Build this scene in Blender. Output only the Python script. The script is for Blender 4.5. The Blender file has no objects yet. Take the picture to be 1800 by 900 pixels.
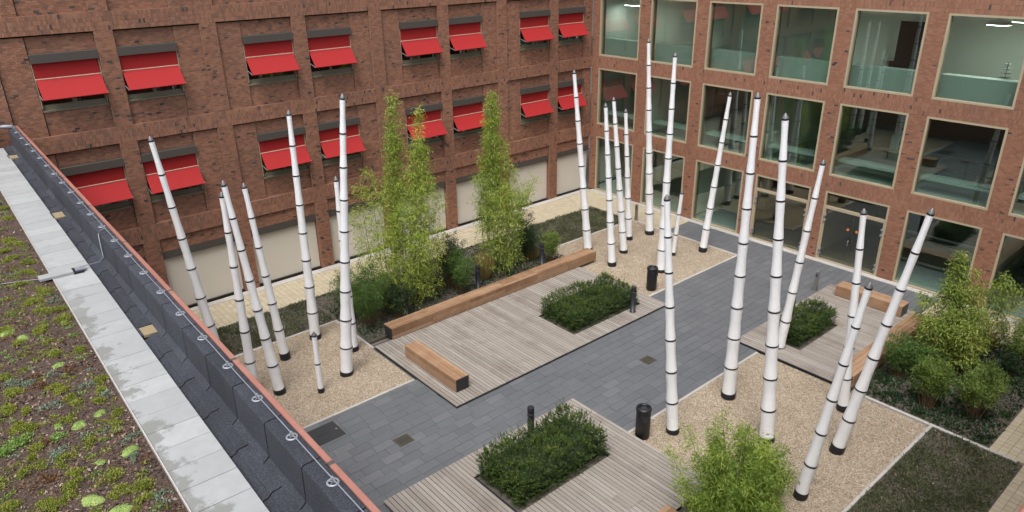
import bpy, math, random
import numpy as np
from mathutils import Matrix, Vector, Euler

S = bpy.context.scene
COL = S.collection
rnd = random.Random(7)
rng = np.random.default_rng(7)
PI = math.pi

# ------------------------------------------------------------------ camera, sky, sun, exposure
CAM_R = ((0.75869967, -0.65128825, -0.01408624), (-0.26729943, -0.29151814, -0.91845968), (0.59407561, 0.70060030, -0.39526370))          # rows: right, down, forward in world axes
cam = bpy.data.cameras.new('camera'); camo = bpy.data.objects.new('camera', cam); COL.objects.link(camo)
cam.sensor_fit = 'HORIZONTAL'; cam.sensor_width = 36.0; cam.lens = 36.0 * 1265.68 / 1800.0
cam.clip_start = 0.05; cam.clip_end = 2000.0
CAM = Vector((0.0, 0.0, 12.5))
r, d, fw = [Vector(v) for v in CAM_R]
m = Matrix(((r.x, -d.x, -fw.x, CAM.x), (r.y, -d.y, -fw.y, CAM.y), (r.z, -d.z, -fw.z, CAM.z), (0, 0, 0, 1)))
camo.matrix_world = m
S.camera = camo

SUN_EL, SUN_AZ = math.radians(62), math.radians(235)    # azimuth measured clockwise from +Y
world = bpy.data.worlds.new('World'); S.world = world; world.use_nodes = True
wn = world.node_tree; wn.nodes.clear()
sky = wn.nodes.new('ShaderNodeTexSky'); sky.sky_type = 'NISHITA'; sky.sun_disc = False
sky.sun_elevation = SUN_EL; sky.sun_rotation = SUN_AZ; sky.air_density = 1.0; sky.dust_density = 4.0; sky.ozone_density = 1.0
hsv = wn.nodes.new('ShaderNodeHueSaturation'); hsv.inputs['Saturation'].default_value = 0.46
bgn = wn.nodes.new('ShaderNodeBackground'); bgn.inputs[1].default_value = 0.13
wout = wn.nodes.new('ShaderNodeOutputWorld')
wn.links.new(sky.outputs[0], hsv.inputs['Color']); wn.links.new(hsv.outputs[0], bgn.inputs[0]); wn.links.new(bgn.outputs[0], wout.inputs[0])
sl = bpy.data.lights.new('sun', 'SUN'); sl.energy = 1.3; sl.angle = math.radians(28); sl.color = (1.0, 0.985, 0.955)
so = bpy.data.objects.new('sun', sl); COL.objects.link(so)
sd = Vector((math.sin(SUN_AZ) * math.cos(SUN_EL), math.cos(SUN_AZ) * math.cos(SUN_EL), math.sin(SUN_EL)))
so.rotation_euler = sd.to_track_quat('Z', 'Y').to_euler(); so.location = (0, 0, 40)
S.view_settings.view_transform = 'Standard'; S.view_settings.look = 'None'
S.view_settings.exposure = 0.72; S.view_settings.gamma = 1.0; S.view_settings.use_curve_mapping = False
S.render.engine = 'CYCLES'
S.cycles.use_denoising = True
S.cycles.max_bounces = 8; S.cycles.transparent_max_bounces = 12; S.cycles.caustics_reflective = False; S.cycles.caustics_refractive = False

# ------------------------------------------------------------------ helpers
def project(p):
    v = Vector(p) - CAM
    z = v.dot(fw)
    if z < 0.05: return (-9999, -9999, z)
    return (900 + 1265.68 * v.dot(r) / z, 450 + 1265.68 * v.dot(d) / z, z)

def in_frame(p, mg=0):
    x, y, z = project(p)
    return z > 0 and -mg < x < 1800 + mg and -mg < y < 900 + mg

def props(o, label=None, cat=None, group=None, kind=None):
    if label: o['label'] = label
    if cat: o['category'] = cat
    if group: o['group'] = group
    if kind: o['kind'] = kind
    return o

def empty(name, loc=(0, 0, 0), rot=(0, 0, 0), label=None, cat=None, group=None, kind=None):
    o = bpy.data.objects.new(name, None); COL.objects.link(o)
    o.empty_display_size = 0.2; o.location = loc; o.rotation_euler = rot
    return props(o, label, cat, group, kind)

def link(mesh, name, parent=None, loc=(0, 0, 0), scale=(1, 1, 1), rot=(0, 0, 0)):
    o = bpy.data.objects.new(name, mesh); COL.objects.link(o)
    o.location = loc; o.scale = scale; o.rotation_euler = rot
    if parent is not None: o.parent = parent
    return o

BOXF = ((0, 3, 2, 1), (4, 5, 6, 7), (0, 1, 5, 4), (1, 2, 6, 5), (2, 3, 7, 6), (3, 0, 4, 7))

class MB:
    """collects boxes, prisms, tubes and lathes, then links them as one mesh"""
    def __init__(s): s.v, s.f, s.t, s.sm = [], [], [], []
    def add(s, vs, fs, tone=0.5, smooth=False):
        b = len(s.v); s.v += [tuple(v) for v in vs]
        for f in fs: s.f.append(tuple(i + b for i in f)); s.t.append(tone); s.sm.append(smooth)
    def box(s, x0, x1, y0, y1, z0, z1, tone=0.5):
        s.add([(x0, y0, z0), (x1, y0, z0), (x1, y1, z0), (x0, y1, z0), (x0, y0, z1), (x1, y0, z1), (x1, y1, z1), (x0, y1, z1)], BOXF, tone); return s
    def bbox(s, x0, x1, y0, y1, z0, z1, b=0.01, tone=0.5):
        """box with chamfered top edges"""
        lo = [(x0, y0), (x1, y0), (x1, y1), (x0, y1)]; hi = [(x0 + b, y0 + b), (x1 - b, y0 + b), (x1 - b, y1 - b), (x0 + b, y1 - b)]
        vs = [(x, y, z0) for x, y in lo] + [(x, y, z1 - b) for x, y in lo] + [(x, y, z1) for x, y in hi]
        fs = [(0, 3, 2, 1), (8, 9, 10, 11)]
        for k in (0, 4):
            for i in range(4): j = (i + 1) % 4; fs.append((k + i, k + j, k + j + 4, k + i + 4))
        s.add(vs, fs, tone); return s
    def tube(s, pts, rad, n=8, tone=0.5, cap=True):
        pts = [Vector(p) for p in pts]; rads = rad if isinstance(rad, (list, tuple)) else [rad] * len(pts)
        vs, fs = [], []
        for i, p in enumerate(pts):
            t = (pts[min(i + 1, len(pts) - 1)] - pts[max(i - 1, 0)]).normalized()
            a = t.cross(Vector((0, 0, 1)) if abs(t.z) < 0.9 else Vector((1, 0, 0))).normalized(); b = t.cross(a)
            for k in range(n):
                an = 2 * PI * k / n; vs.append(p + (a * math.cos(an) + b * math.sin(an)) * rads[i])
        for i in range(len(pts) - 1):
            for k in range(n):
                l = (k + 1) % n; fs.append((i * n + k, i * n + l, (i + 1) * n + l, (i + 1) * n + k))
        s.add(vs, fs, tone, True)
        if cap:
            s.add(vs[:n], [tuple(range(n))], tone); s.add(vs[-n:], [tuple(reversed(range(n)))], tone)
        return s
    def lathe(s, prof, n=24, tone=0.5, c=(0, 0), smooth=True):
        vs, fs = [], []
        for rr, z in prof:
            for k in range(n):
                a = 2 * PI * k / n; vs.append((c[0] + rr * math.cos(a), c[1] + rr * math.sin(a), z))
        for i in range(len(prof) - 1):
            for k in range(n):
                l = (k + 1) % n; fs.append((i * n + k, i * n + l, (i + 1) * n + l, (i + 1) * n + k))
        s.add(vs, fs, tone, smooth)
        s.add(vs[:n], [tuple(reversed(range(n)))], tone); s.add(vs[-n:], [tuple(range(n))], tone)
        return s
    def mesh(s, name, mat):
        me = bpy.data.meshes.new(name); me.from_pydata(s.v, [], s.f)
        me.materials.append(mat)
        at = me.attributes.new('tone', 'FLOAT', 'FACE'); at.data.foreach_set('value', s.t)
        me.polygons.foreach_set('use_smooth', s.sm)
        me.update(); return me
    def build(s, name, mat, parent=None, loc=(0, 0, 0), rot=(0, 0, 0), **k):
        o = link(s.mesh(name, mat), name, parent, loc, (1, 1, 1), rot); props(o, **k); return o

def quads_mesh(name, V, tone, mat):
    """V: (N,4,3) array of separate quads"""
    n = len(V); me = bpy.data.meshes.new(name)
    me.vertices.add(n * 4); me.loops.add(n * 4); me.polygons.add(n)
    me.vertices.foreach_set('co', np.ascontiguousarray(V, dtype=np.float32).ravel())
    me.loops.foreach_set('vertex_index', np.arange(n * 4, dtype=np.int32))
    me.polygons.foreach_set('loop_start', np.arange(0, n * 4, 4, dtype=np.int32))
    at = me.attributes.new('tone', 'FLOAT', 'FACE'); at.data.foreach_set('value', np.asarray(tone, dtype=np.float32))
    me.materials.append(mat); me.update(calc_edges=True); return me

def fnoise(x, y, sc, seed=0):
    """cheap smooth value noise"""
    x = np.asarray(x, float) / sc; y = np.asarray(y, float) / sc
    xi, yi = np.floor(x).astype(int), np.floor(y).astype(int); fx, fy = x - xi, y - yi
    fx, fy = fx * fx * (3 - 2 * fx), fy * fy * (3 - 2 * fy)
    def h(a, b):
        q = np.sin(a * 127.1 + b * 311.7 + seed * 74.7) * 43758.5453; return q - np.floor(q)
    return (h(xi, yi) * (1 - fx) + h(xi + 1, yi) * fx) * (1 - fy) + (h(xi, yi + 1) * (1 - fx) + h(xi + 1, yi + 1) * fx) * fy

# ------------------------------------------------------------------ materials
def nt(name):
    m_ = bpy.data.materials.new(name); m_.use_nodes = True; t = m_.node_tree; t.nodes.clear()
    out = t.nodes.new('ShaderNodeOutputMaterial'); return m_, t, out

def N(t, kind, **kw):
    n = t.nodes.new(kind)
    for k, v in kw.items():
        if k.startswith('i_'): n.inputs[k[2:].replace('_', ' ')].default_value = v
        else: setattr(n, k, v)
    return n

def math_n(t, op, a, b=None, clamp=False):
    n = t.nodes.new('ShaderNodeMath'); n.operation = op; n.use_clamp = clamp
    for i, v in enumerate((a, b)):
        if v is None: continue
        if hasattr(v, 'links'): t.links.new(v, n.inputs[i])
        else: n.inputs[i].default_value = v
    return n.outputs[0]

def noise(t, scale, detail=3, rough=0.55, vec=None, stretch=None):
    g = N(t, 'ShaderNodeNewGeometry'); v = vec or g.outputs['Position']
    if stretch:
        mp = N(t, 'ShaderNodeMapping'); mp.inputs['Scale'].default_value = stretch; t.links.new(v, mp.inputs['Vector']); v = mp.outputs[0]
    n = N(t, 'ShaderNodeTexNoise'); n.inputs['Scale'].default_value = scale; n.inputs['Detail'].default_value = detail; n.inputs['Roughness'].default_value = rough
    t.links.new(v, n.inputs['Vector']); return n.outputs[0]

def ramp(t, val, stops):
    n = N(t, 'ShaderNodeValToRGB'); cr = n.color_ramp
    while len(cr.elements) < len(stops): cr.elements.new(0.5)
    for e, (p, c) in zip(cr.elements, stops): e.position = p; e.color = (*c, 1)
    if hasattr(val, 'links'): t.links.new(val, n.inputs[0])
    return n.outputs[0]

def mix(t, f, a, b, mode='MIX'):
    n = t.nodes.new('ShaderNodeMix'); n.data_type = 'RGBA'; n.blend_type = mode
    for i, v in ((0, f), (6, a), (7, b)):
        if hasattr(v, 'links'): t.links.new(v, n.inputs[i])
        elif i == 0: n.inputs[0].default_value = v
        else: n.inputs[i].default_value = (*v, 1)
    return n.outputs[2]

def tone_mat(name, stops, rough=0.8, n1=(6, 0.25), n2=None, bump=None, stain=None, metal=0.0, spec=0.5, stretch=None):
    """colour from each piece's own tone plus grain; stain = (scale, threshold, width, colour, amount)"""
    m_, t, out = nt(name)
    a = N(t, 'ShaderNodeAttribute', attribute_name='tone', attribute_type='GEOMETRY')
    v = a.outputs['Fac']
    for nn in (n1, n2):
        if nn: v = math_n(t, 'ADD', v, math_n(t, 'MULTIPLY', math_n(t, 'SUBTRACT', noise(t, nn[0], 4, 0.6, stretch=stretch), 0.5), nn[1]))
    c = ramp(t, v, stops)
    p = N(t, 'ShaderNodeBsdfPrincipled'); p.inputs['Roughness'].default_value = rough; p.inputs['Metallic'].default_value = metal
    p.inputs['Specular IOR Level'].default_value = spec
    if stain:
        f = noise(t, stain[0], 5, 0.6); mr = N(t, 'ShaderNodeMapRange'); mr.inputs[1].default_value = stain[1]; mr.inputs[2].default_value = stain[1] + stain[2]
        t.links.new(f, mr.inputs[0]); c = mix(t, math_n(t, 'MULTIPLY', mr.outputs[0], stain[4]), c, stain[3])
    t.links.new(c, p.inputs['Base Color'])
    if bump:
        b = N(t, 'ShaderNodeBump'); b.inputs['Strength'].default_value = bump[1]; b.inputs['Distance'].default_value = bump[2]
        t.links.new(noise(t, bump[0], 4, 0.6, stretch=stretch), b.inputs['Height']); t.links.new(b.outputs[0], p.inputs['Normal'])
    t.links.new(p.outputs[0], out.inputs[0]); return m_

def flat(c, k=0.12):
    return ((0.0, tuple(x * (1 - k) for x in c)), (1.0, tuple(min(1, x * (1 + k)) for x in c)))

M = {}
BR = ((0.0, (.040, .035, .038)), (0.16, (.080, .062, .060)), (0.24, (.165, .088, .062)), (0.5, (.275, .118, .069)), (0.75, (.345, .160, .096)), (1.0, (.39, .24, .16)))
M['brick'] = tone_mat('brick_clay', BR, 0.85, (55, 0.16), (0.35, 0.20), (90, 0.5, 0.006), stain=(0.55, 0.53, 0.22, (.12, .078, .058), 0.22))
M['mortar'] = tone_mat('mortar', flat((.26, .212, .160)), 0.95, (30, 0.5), None, (60, 0.4, 0.004))
M['slate'] = tone_mat('slate', ((0, (.075, .081, .088)), (0.5, (.124, .131, .140)), (1, (.20, .207, .215))), 0.55, (9, 0.30), (0.9, 0.40), (40, 0.25, 0.004))
M['slate_joint'] = tone_mat('slate_joint', flat((.078, .081, .086)), 0.9)
M['yellow'] = tone_mat('yellow_paver', ((0, (.38, .325, .225)), (0.5, (.47, .405, .285)), (1, (.53, .47, .35))), 0.85, (14, 0.3), (0.8, 0.25), (60, 0.3, 0.003))
M['yellow_joint'] = tone_mat('sand_joint', flat((.36, .30, .20)), 0.95)
M['wood_deck'] = tone_mat('weathered_deck_wood', ((0, (.19, .155, .13)), (0.35, (.265, .232, .200)), (0.65, (.335, .302, .266)), (1, (.42, .388, .345))), 0.75, (5, 0.30), (0.45, 0.35), (30, 0.4, 0.004), stain=(0.9, 0.52, 0.16, (.17, .135, .115), 0.40), stretch=(6, 0.35, 1))
M['wood_bench'] = tone_mat('oiled_bench_wood', ((0, (.175, .092, .047)), (0.5, (.30, .172, .096)), (1, (.42, .275, .175))), 0.6, (4, 0.6), (1.2, 0.35), (30, 0.2, 0.003), stain=(1.3, 0.50, 0.2, (.46, .31, .19), 0.45))
M['dark_metal'] = tone_mat('dark_steel', flat((.022, .024, .030)), 0.45, (8, 0.4))
M['bin_black'] = tone_mat('black_coated_steel', flat((.012, .012, .014)), 0.45, (8, 0.3))
M['steel'] = tone_mat('brushed_steel', flat((.30, .29, .27)), 0.4, (20, 0.4), metal=0.6)
M['kerb'] = tone_mat('pale_concrete_kerb', flat((.46, .44, .41), 0.2), 0.85, (5, 0.6), (40, 0.3), (50, 0.3, 0.003))
M['white_sleeve'] = None
M['band'] = tone_mat('black_band', flat((.012, .012, .014)), 0.4, (10, 0.2))
M['cap'] = tone_mat('grey_cap', flat((.17, .165, .165)), 0.4, (10, 0.3), metal=0.4)
M['awning'] = tone_mat('red_fabric', ((0, (.28, .008, .009)), (0.5, (.345, .011, .012)), (1, (.40, .017, .017))), 0.8, (3, 0.35), (200, 0.2), (250, 0.15, 0.001))
M['awning_bar'] = tone_mat('beige_bar', flat((.52, .38, .28)), 0.5)
M['cassette'] = tone_mat('bronze_metal', flat((.075, .066, .057)), 0.5, (2, 0.4))
M['frame_beige'] = tone_mat('beige_metal_frame', flat((.43, .36, .245)), 0.45, (4, 0.25))
M['frame_olive'] = tone_mat('olive_window_frame', flat((.20, .185, .13)), 0.5, (4, 0.25))
M['cream'] = tone_mat('cream_screen_fabric', flat((.62, .575, .495), 0.08), 0.8, (0.6, 0.7), (90, 0.2), (120, 0.08, 0.001))
M['bitumen'] = tone_mat('bitumen_felt', ((0, (.008, .009, .012)), (0.5, (.034, .037, .049)), (1, (.090, .098, .122))), 0.85, (60, 1.9), (1.4, 0.4), (120, 1.0, 0.006))
M['copper'] = tone_mat('weathered_copper', ((0, (.28, .115, .085)), (0.5, (.38, .165, .125)), (1, (.45, .23, .18))), 0.5, (3, 0.6), (25, 0.3), metal=0.15)
M['zinc'] = tone_mat('grey_zinc', flat((.31, .33, .37)), 0.45, (12, 0.3), metal=0.3)
M['cutout'] = tone_mat('beige_liner', flat((.30, .235, .14), 0.3), 0.85, (20, 0.8))
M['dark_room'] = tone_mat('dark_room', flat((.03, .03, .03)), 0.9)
M['dim_backing'] = tone_mat('grey_dim_backing', flat((.17, .175, .165), .2), 0.7, (.5, .8))  # grey that puts the lower rooms' shade into the colour
M['room_wall'] = tone_mat('cream_plaster', flat((.74, .74, .69), 0.05), 0.9, (0.5, 0.5))
M['room_floor'] = tone_mat('grey_carpet', flat((.36, .36, .34), 0.1), 0.9)
M['room_white'] = tone_mat('white_board', flat((.72, .74, .70), 0.05), 0.8)
M['counter'] = tone_mat('grey_counter', flat((.46, .48, .46), .1), 0.6, (.6, .8))
M['screen'] = tone_mat('black_screen', flat((.012, .010, .010)), 0.25)
M['soil'] = tone_mat('dark_soil', ((0, (.045, .040, .033)), (0.5, (.105, .093, .076)), (1, (.20, .175, .145))), 0.95, (45, 1.1), (4, 0.4), (60, 1.0, 0.02))
M['substrate'] = tone_mat('roof_substrate', ((0, (.025, .018, .015)), (0.45, (.080, .052, .038)), (0.8, (.165, .105, .074)), (1, (.30, .22, .17))), 0.95, (48, 2.0), (3, 0.25), (90, 1.0, 0.015))
M['chip'] = tone_mat('crushed_brick_chip', ((0, (.025, .018, .016)), (0.5, (.105, .064, .046)), (0.85, (.22, .135, .095)), (1, (.42, .34, .28))), 0.9, (40, 0.2))
M['earth'] = tone_mat('ground_earth', flat((.20, .17, .13)), 0.95, (3, 0.6))
M['stem_brown'] = tone_mat('brown_stem', flat((.17, .10, .05), 0.3), 0.7, (10, 0.5))
M['culm'] = tone_mat('bamboo_culm', flat((.19, .20, .06), 0.3), 0.6, (10, 0.6))
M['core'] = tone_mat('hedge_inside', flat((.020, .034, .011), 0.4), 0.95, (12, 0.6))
M['iron'] = tone_mat('cast_iron', flat((.035, .036, .038)), 0.5, (30, 0.6))
M['brass'] = tone_mat('dull_brass', flat((.10, .088, .062), 0.2), 0.5, (30, 0.5), metal=0.3)
M['white_paint'] = tone_mat('white_paint', flat((.75, .75, .72)), 0.5)
M['orange'] = tone_mat('orange_sticker', flat((.75, .22, .06)), 0.5)

def leaf_mat(name, stops, trans=0.35, rough=0.5):
    m_, t, out = nt(name)
    a = N(t, 'ShaderNodeAttribute', attribute_name='tone', attribute_type='GEOMETRY')
    c = ramp(t, a.outputs['Fac'], stops)
    p = N(t, 'ShaderNodeBsdfPrincipled'); p.inputs['Roughness'].default_value = rough; p.inputs['Specular IOR Level'].default_value = 0.35
    tr = N(t, 'ShaderNodeBsdfTranslucent'); ms = N(t, 'ShaderNodeMixShader'); ms.inputs[0].default_value = trans
    t.links.new(c, p.inputs['Base Color']); t.links.new(mix(t, 0.5, c, (.20, .28, .02)), tr.inputs[0])
    t.links.new(p.outputs[0], ms.inputs[1]); t.links.new(tr.outputs[0], ms.inputs[2]); t.links.new(ms.outputs[0], out.inputs[0]); return m_
M['bamboo'] = leaf_mat('bamboo_leaf', ((0, (.11, .19, .034)), (0.45, (.32, .44, .078)), (0.8, (.50, .60, .12)), (1, (.60, .57, .16))), 0.5)
M['bamboo_dim'] = leaf_mat('bamboo_leaf_olive', ((0, (.10, .155, .034)), (0.5, (.25, .33, .065)), (0.85, (.40, .46, .10)), (1, (.45, .37, .12))), 0.35)
M['hedge'] = leaf_mat('yew_leaf', ((0, (.012, .030, .007)), (0.5, (.050, .094, .016)), (0.85, (.130, .185, .034)), (1, (.20, .18, .05))), 0.15)
M['fern'] = leaf_mat('fern_leaf', ((0, (.036, .080, .018)), (0.5, (.090, .180, .038)), (1, (.19, .29, .075))), 0.25)
M['fern_light'] = leaf_mat('light_shrub_leaf', ((0, (.085, .14, .024)), (0.5, (.20, .285, .060)), (1, (.34, .42, .12))), 0.3)
M['darkleaf'] = leaf_mat('dark_leaf', ((0, (.010, .026, .012)), (0.5, (.024, .056, .022)), (1, (.055, .105, .04))), 0.15)
M['straw'] = leaf_mat('straw_grass', ((0, (.20, .14, .05)), (0.5, (.36, .27, .11)), (1, (.50, .40, .20))), 0.3)
M['cover'] = leaf_mat('ground_cover_leaf', ((0, (.045, .055, .024)), (0.5, (.095, .112, .050)), (0.85, (.155, .170, .085)), (1, (.28, .24, .17))), 0.15)
M['moss'] = leaf_mat('sedum_moss', ((0, (.12, .15, .030)), (0.5, (.24, .275, .045)), (0.85, (.40, .41, .07)), (1, (.38, .29, .08))), 0.25)
M['rosette'] = leaf_mat('sedum_grey', ((0, (.11, .15, .10)), (0.5, (.21, .27, .19)), (1, (.33, .38, .27))), 0.15)
M['redsedum'] = leaf_mat('sedum_red', ((0, (.10, .045, .028)), (0.5, (.19, .085, .050)), (1, (.26, .20, .08))), 0.2)
M['leafy'] = leaf_mat('sedum_leafy', ((0, (.12, .20, .05)), (0.5, (.24, .37, .09)), (1, (.36, .47, .16))), 0.25)
M['cushion'] = tone_mat('sedum_cushion', ((0, (.17, .25, .06)), (0.5, (.28, .38, .10)), (1, (.40, .47, .17))), 0.8, (70, 0.8), (12, 0.4), (60, 0.8, 0.02))

def sleeve_mat():
    m_, t, out = nt('white_ribbed_sleeve')
    tc = N(t, 'ShaderNodeTexCoord'); sp = N(t, 'ShaderNodeSeparateXYZ'); t.links.new(tc.outputs['Object'], sp.inputs[0])
    w = N(t, 'ShaderNodeMath', operation='SINE'); t.links.new(math_n(t, 'MULTIPLY', sp.outputs['Z'], 150.0), w.inputs[0])
    n = noise(t, 2.5, 4); c = ramp(t, n, ((0.25, (.82, .835, .85)), (0.75, (.90, .91, .915))))
    c = mix(t, math_n(t, 'MULTIPLY', math_n(t, 'ADD', w.outputs[0], 1.0), 0.035), c, (.6, .61, .62))
    p = N(t, 'ShaderNodeBsdfPrincipled'); p.inputs['Roughness'].default_value = 0.6; t.links.new(c, p.inputs['Base Color'])
    b = N(t, 'ShaderNodeBump'); b.inputs['Strength'].default_value = 0.35; b.inputs['Distance'].default_value = 0.006
    t.links.new(w.outputs[0], b.inputs['Height']); t.links.new(b.outputs[0], p.inputs['Normal'])
    t.links.new(p.outputs[0], out.inputs[0]); return m_
M['white_sleeve'] = sleeve_mat()

def gravel_mat():
    m_, t, out = nt('pale_gravel')
    g = N(t, 'ShaderNodeNewGeometry')
    vo = N(t, 'ShaderNodeTexVoronoi'); vo.inputs['Scale'].default_value = 34; t.links.new(g.outputs['Position'], vo.inputs['Vector'])
    bw = N(t, 'ShaderNodeRGBToBW'); t.links.new(vo.outputs['Color'], bw.inputs[0])
    v = math_n(t, 'ADD', math_n(t, 'MULTIPLY', math_n(t, 'SUBTRACT', bw.outputs[0], 0.5), 1.15), 0.5)
    v = math_n(t, 'ADD', v, math_n(t, 'MULTIPLY', math_n(t, 'SUBTRACT', noise(t, 0.9, 3), 0.5), 0.35))
    c = ramp(t, v, ((0, (.165, .125, .085)), (0.35, (.325, .256, .180)), (0.65, (.42, .342, .248)), (1, (.56, .485, .385))))
    p = N(t, 'ShaderNodeBsdfPrincipled'); p.inputs['Roughness'].default_value = 0.9; t.links.new(c, p.inputs['Base Color'])
    b = N(t, 'ShaderNodeBump'); b.inputs['Strength'].default_value = 0.9; b.inputs['Distance'].default_value = 0.02; b.invert = True
    t.links.new(vo.outputs['Distance'], b.inputs['Height']); t.links.new(b.outputs[0], p.inputs['Normal'])
    t.links.new(p.outputs[0], out.inputs[0]); return m_
M['gravel'] = gravel_mat()

def paver_concrete():
    """pale slabs; damp patches creep in from the substrate side with a ragged edge"""
    m_, t, out = nt('pale_concrete_slab')
    g = N(t, 'ShaderNodeNewGeometry'); sp = N(t, 'ShaderNodeSeparateXYZ'); t.links.new(g.outputs['Position'], sp.inputs[0])
    a = N(t, 'ShaderNodeAttribute', attribute_name='tone', attribute_type='GEOMETRY')
    e = math_n(t, 'SUBTRACT', sp.outputs['X'], math_n(t, 'MULTIPLY', sp.outputs['Y'], 0.015))      # distance from the strip's left edge
    e = math_n(t, 'SUBTRACT', e, 1.10)
    wob = math_n(t, 'MULTIPLY', math_n(t, 'SUBTRACT', noise(t, 2.6, 6, 0.62), 0.405), 1.7)
    wet = math_n(t, 'MULTIPLY', math_n(t, 'SUBTRACT', wob, e), 9.0, clamp=True)
    far = N(t, 'ShaderNodeMapRange'); far.inputs[1].default_value = 12.0; far.inputs[2].default_value = 14.0; far.inputs[3].default_value = 1.0; far.inputs[4].default_value = 0.12
    t.links.new(sp.outputs['Y'], far.inputs[0]); wet = math_n(t, 'MULTIPLY', wet, far.outputs[0])
    v = math_n(t, 'ADD', a.outputs['Fac'], math_n(t, 'MULTIPLY', math_n(t, 'SUBTRACT', noise(t, 5, 5, 0.6), 0.5), 0.9))
    c = ramp(t, v, ((0, (.30, .31, .305)), (0.5, (.345, .355, .355)), (1, (.43, .44, .435))))
    c = mix(t, math_n(t, 'MULTIPLY', wet, 0.85), c, (.20, .20, .183))
    p = N(t, 'ShaderNodeBsdfPrincipled'); t.links.new(c, p.inputs['Base Color']); p.inputs['Roughness'].default_value = 0.75
    b = N(t, 'ShaderNodeBump'); b.inputs['Strength'].default_value = 0.25; b.inputs['Distance'].default_value = 0.003
    t.links.new(noise(t, 60, 4), b.inputs['Height']); t.links.new(b.outputs[0], p.inputs['Normal'])
    t.links.new(p.outputs[0], out.inputs[0]); return m_
M['slab'] = paver_concrete()

def glass_mat(name, tint, refl=1.7, base=0.04):
    m_, t, out = nt(name)
    tr = N(t, 'ShaderNodeBsdfTransparent'); tr.inputs[0].default_value = (*tint, 1)
    gl = N(t, 'ShaderNodeBsdfGlossy'); gl.inputs['Roughness'].default_value = 0.01; gl.inputs[0].default_value = (.92, .98, .95, 1)
    fr = N(t, 'ShaderNodeFresnel'); gb = N(t, 'ShaderNodeNewGeometry')      # same air-side reflection on both faces of the pane
    t.links.new(math_n(t, 'SUBTRACT', 1.52, math_n(t, 'MULTIPLY', gb.outputs['Backfacing'], 1.52 - 1 / 1.52)), fr.inputs[0])
    b = N(t, 'ShaderNodeBump'); b.inputs['Strength'].default_value = 0.04; b.inputs['Distance'].default_value = 0.02
    t.links.new(noise(t, 0.7, 2), b.inputs['Height']); t.links.new(b.outputs[0], gl.inputs['Normal'])
    ms = N(t, 'ShaderNodeMixShader'); t.links.new(math_n(t, 'ADD', math_n(t, 'MULTIPLY', fr.outputs[0], refl), base, True), ms.inputs[0])
    t.links.new(tr.outputs[0], ms.inputs[1]); t.links.new(gl.outputs[0], ms.inputs[2]); t.links.new(ms.outputs[0], out.inputs[0]); return m_
M['glass'] = glass_mat('green_tinted_glass', (.80, .915, .87), 1.8, 0.035)
M['glass_dark'] = glass_mat('window_glass', (.7, .72, .7), 1.5, 0.03)
M['glass_door'] = glass_mat('door_glass', (.70, .69, .60), 1.7, 0.03)

def emit_mat(name, c, s):
    m_, t, out = nt(name); e = N(t, 'ShaderNodeEmission'); e.inputs[0].default_value = (*c, 1); e.inputs[1].default_value = s
    t.links.new(e.outputs[0], out.inputs[0]); return m_
M['lamp'] = emit_mat('lit_lamp', (1.0, .97, .90), 26.0)
M['strip'] = emit_mat('lit_strip', (1.0, .97, .90), 30.0)

def brick_plane_mat():
    m_, t, out = nt('brick_far')
    g = N(t, 'ShaderNodeNewGeometry'); sp = N(t, 'ShaderNodeSeparateXYZ'); t.links.new(g.outputs['Position'], sp.inputs[0])
    cb = N(t, 'ShaderNodeCombineXYZ'); t.links.new(math_n(t, 'ADD', sp.outputs['X'], sp.outputs['Y']), cb.inputs[0]); t.links.new(sp.outputs['Z'], cb.inputs[1])
    bt = N(t, 'ShaderNodeTexBrick'); bt.inputs['Scale'].default_value = 1.0
    bt.inputs['Brick Width'].default_value = .22; bt.inputs['Row Height'].default_value = .0635; bt.inputs['Mortar Size'].default_value = .006
    bt.inputs['Color1'].default_value = (.30, .11, .07, 1); bt.inputs['Color2'].default_value = (.22, .08, .055, 1); bt.inputs['Mortar'].default_value = (.23, .18, .15, 1)
    t.links.new(cb.outputs[0], bt.inputs[0])
    p = N(t, 'ShaderNodeBsdfPrincipled'); p.inputs['Roughness'].default_value = 0.9; t.links.new(bt.outputs[0], p.inputs['Base Color'])
    t.links.new(p.outputs[0], out.inputs[0]); return m_
M['brick_far'] = brick_plane_mat()

# ------------------------------------------------------------------ piece makers (shared unit meshes)
def unit_boxes(name, mat, tones, bev=0.0):
    out = []
    for tn in tones:
        b = MB()
        if bev: b.bbox(-.5, .5, -.5, .5, -1, 0, bev, tn)
        else: b.box(-.5, .5, -.5, .5, -1, 0, tn)
        out.append(b.mesh(name, mat))
    return out

def brick_faces(c, h, tones, axis):
    """c: centres on the front plane (u, z, depth), h: half sizes (u, z); returns quads in world axes.
    axis 'y': wall facing -Y (u=x, depth=+y); axis 'x': wall facing -X (u=y, depth=+x)"""
    n = len(c); u, z, dp = c[:, 0], c[:, 1], c[:, 2]; hu, hz = h[:, 0], h[:, 1]; back = dp + 0.05
    def P(a, b, e):
        return np.stack([a, e, b], 1) if axis == 'y' else np.stack([e, a, b], 1)
    a0, a1, b0, b1 = u - hu, u + hu, z - hz, z + hz
    q = [[P(a0, b0, dp), P(a1, b0, dp), P(a1, b1, dp), P(a0, b1, dp)], [P(a0, b1, dp), P(a1, b1, dp), P(a1, b1, back), P(a0, b1, back)],
         [P(a0, b0, back), P(a1, b0, back), P(a1, b0, dp), P(a0, b0, dp)], [P(a0, b0, back), P(a0, b0, dp), P(a0, b1, dp), P(a0, b1, back)],
         [P(a1, b0, dp), P(a1, b0, back), P(a1, b1, back), P(a1, b1, dp)]]
    V = np.concatenate([np.stack(f, 1) for f in q], 0); T = np.tile(tones, 5); return V, T

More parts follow.
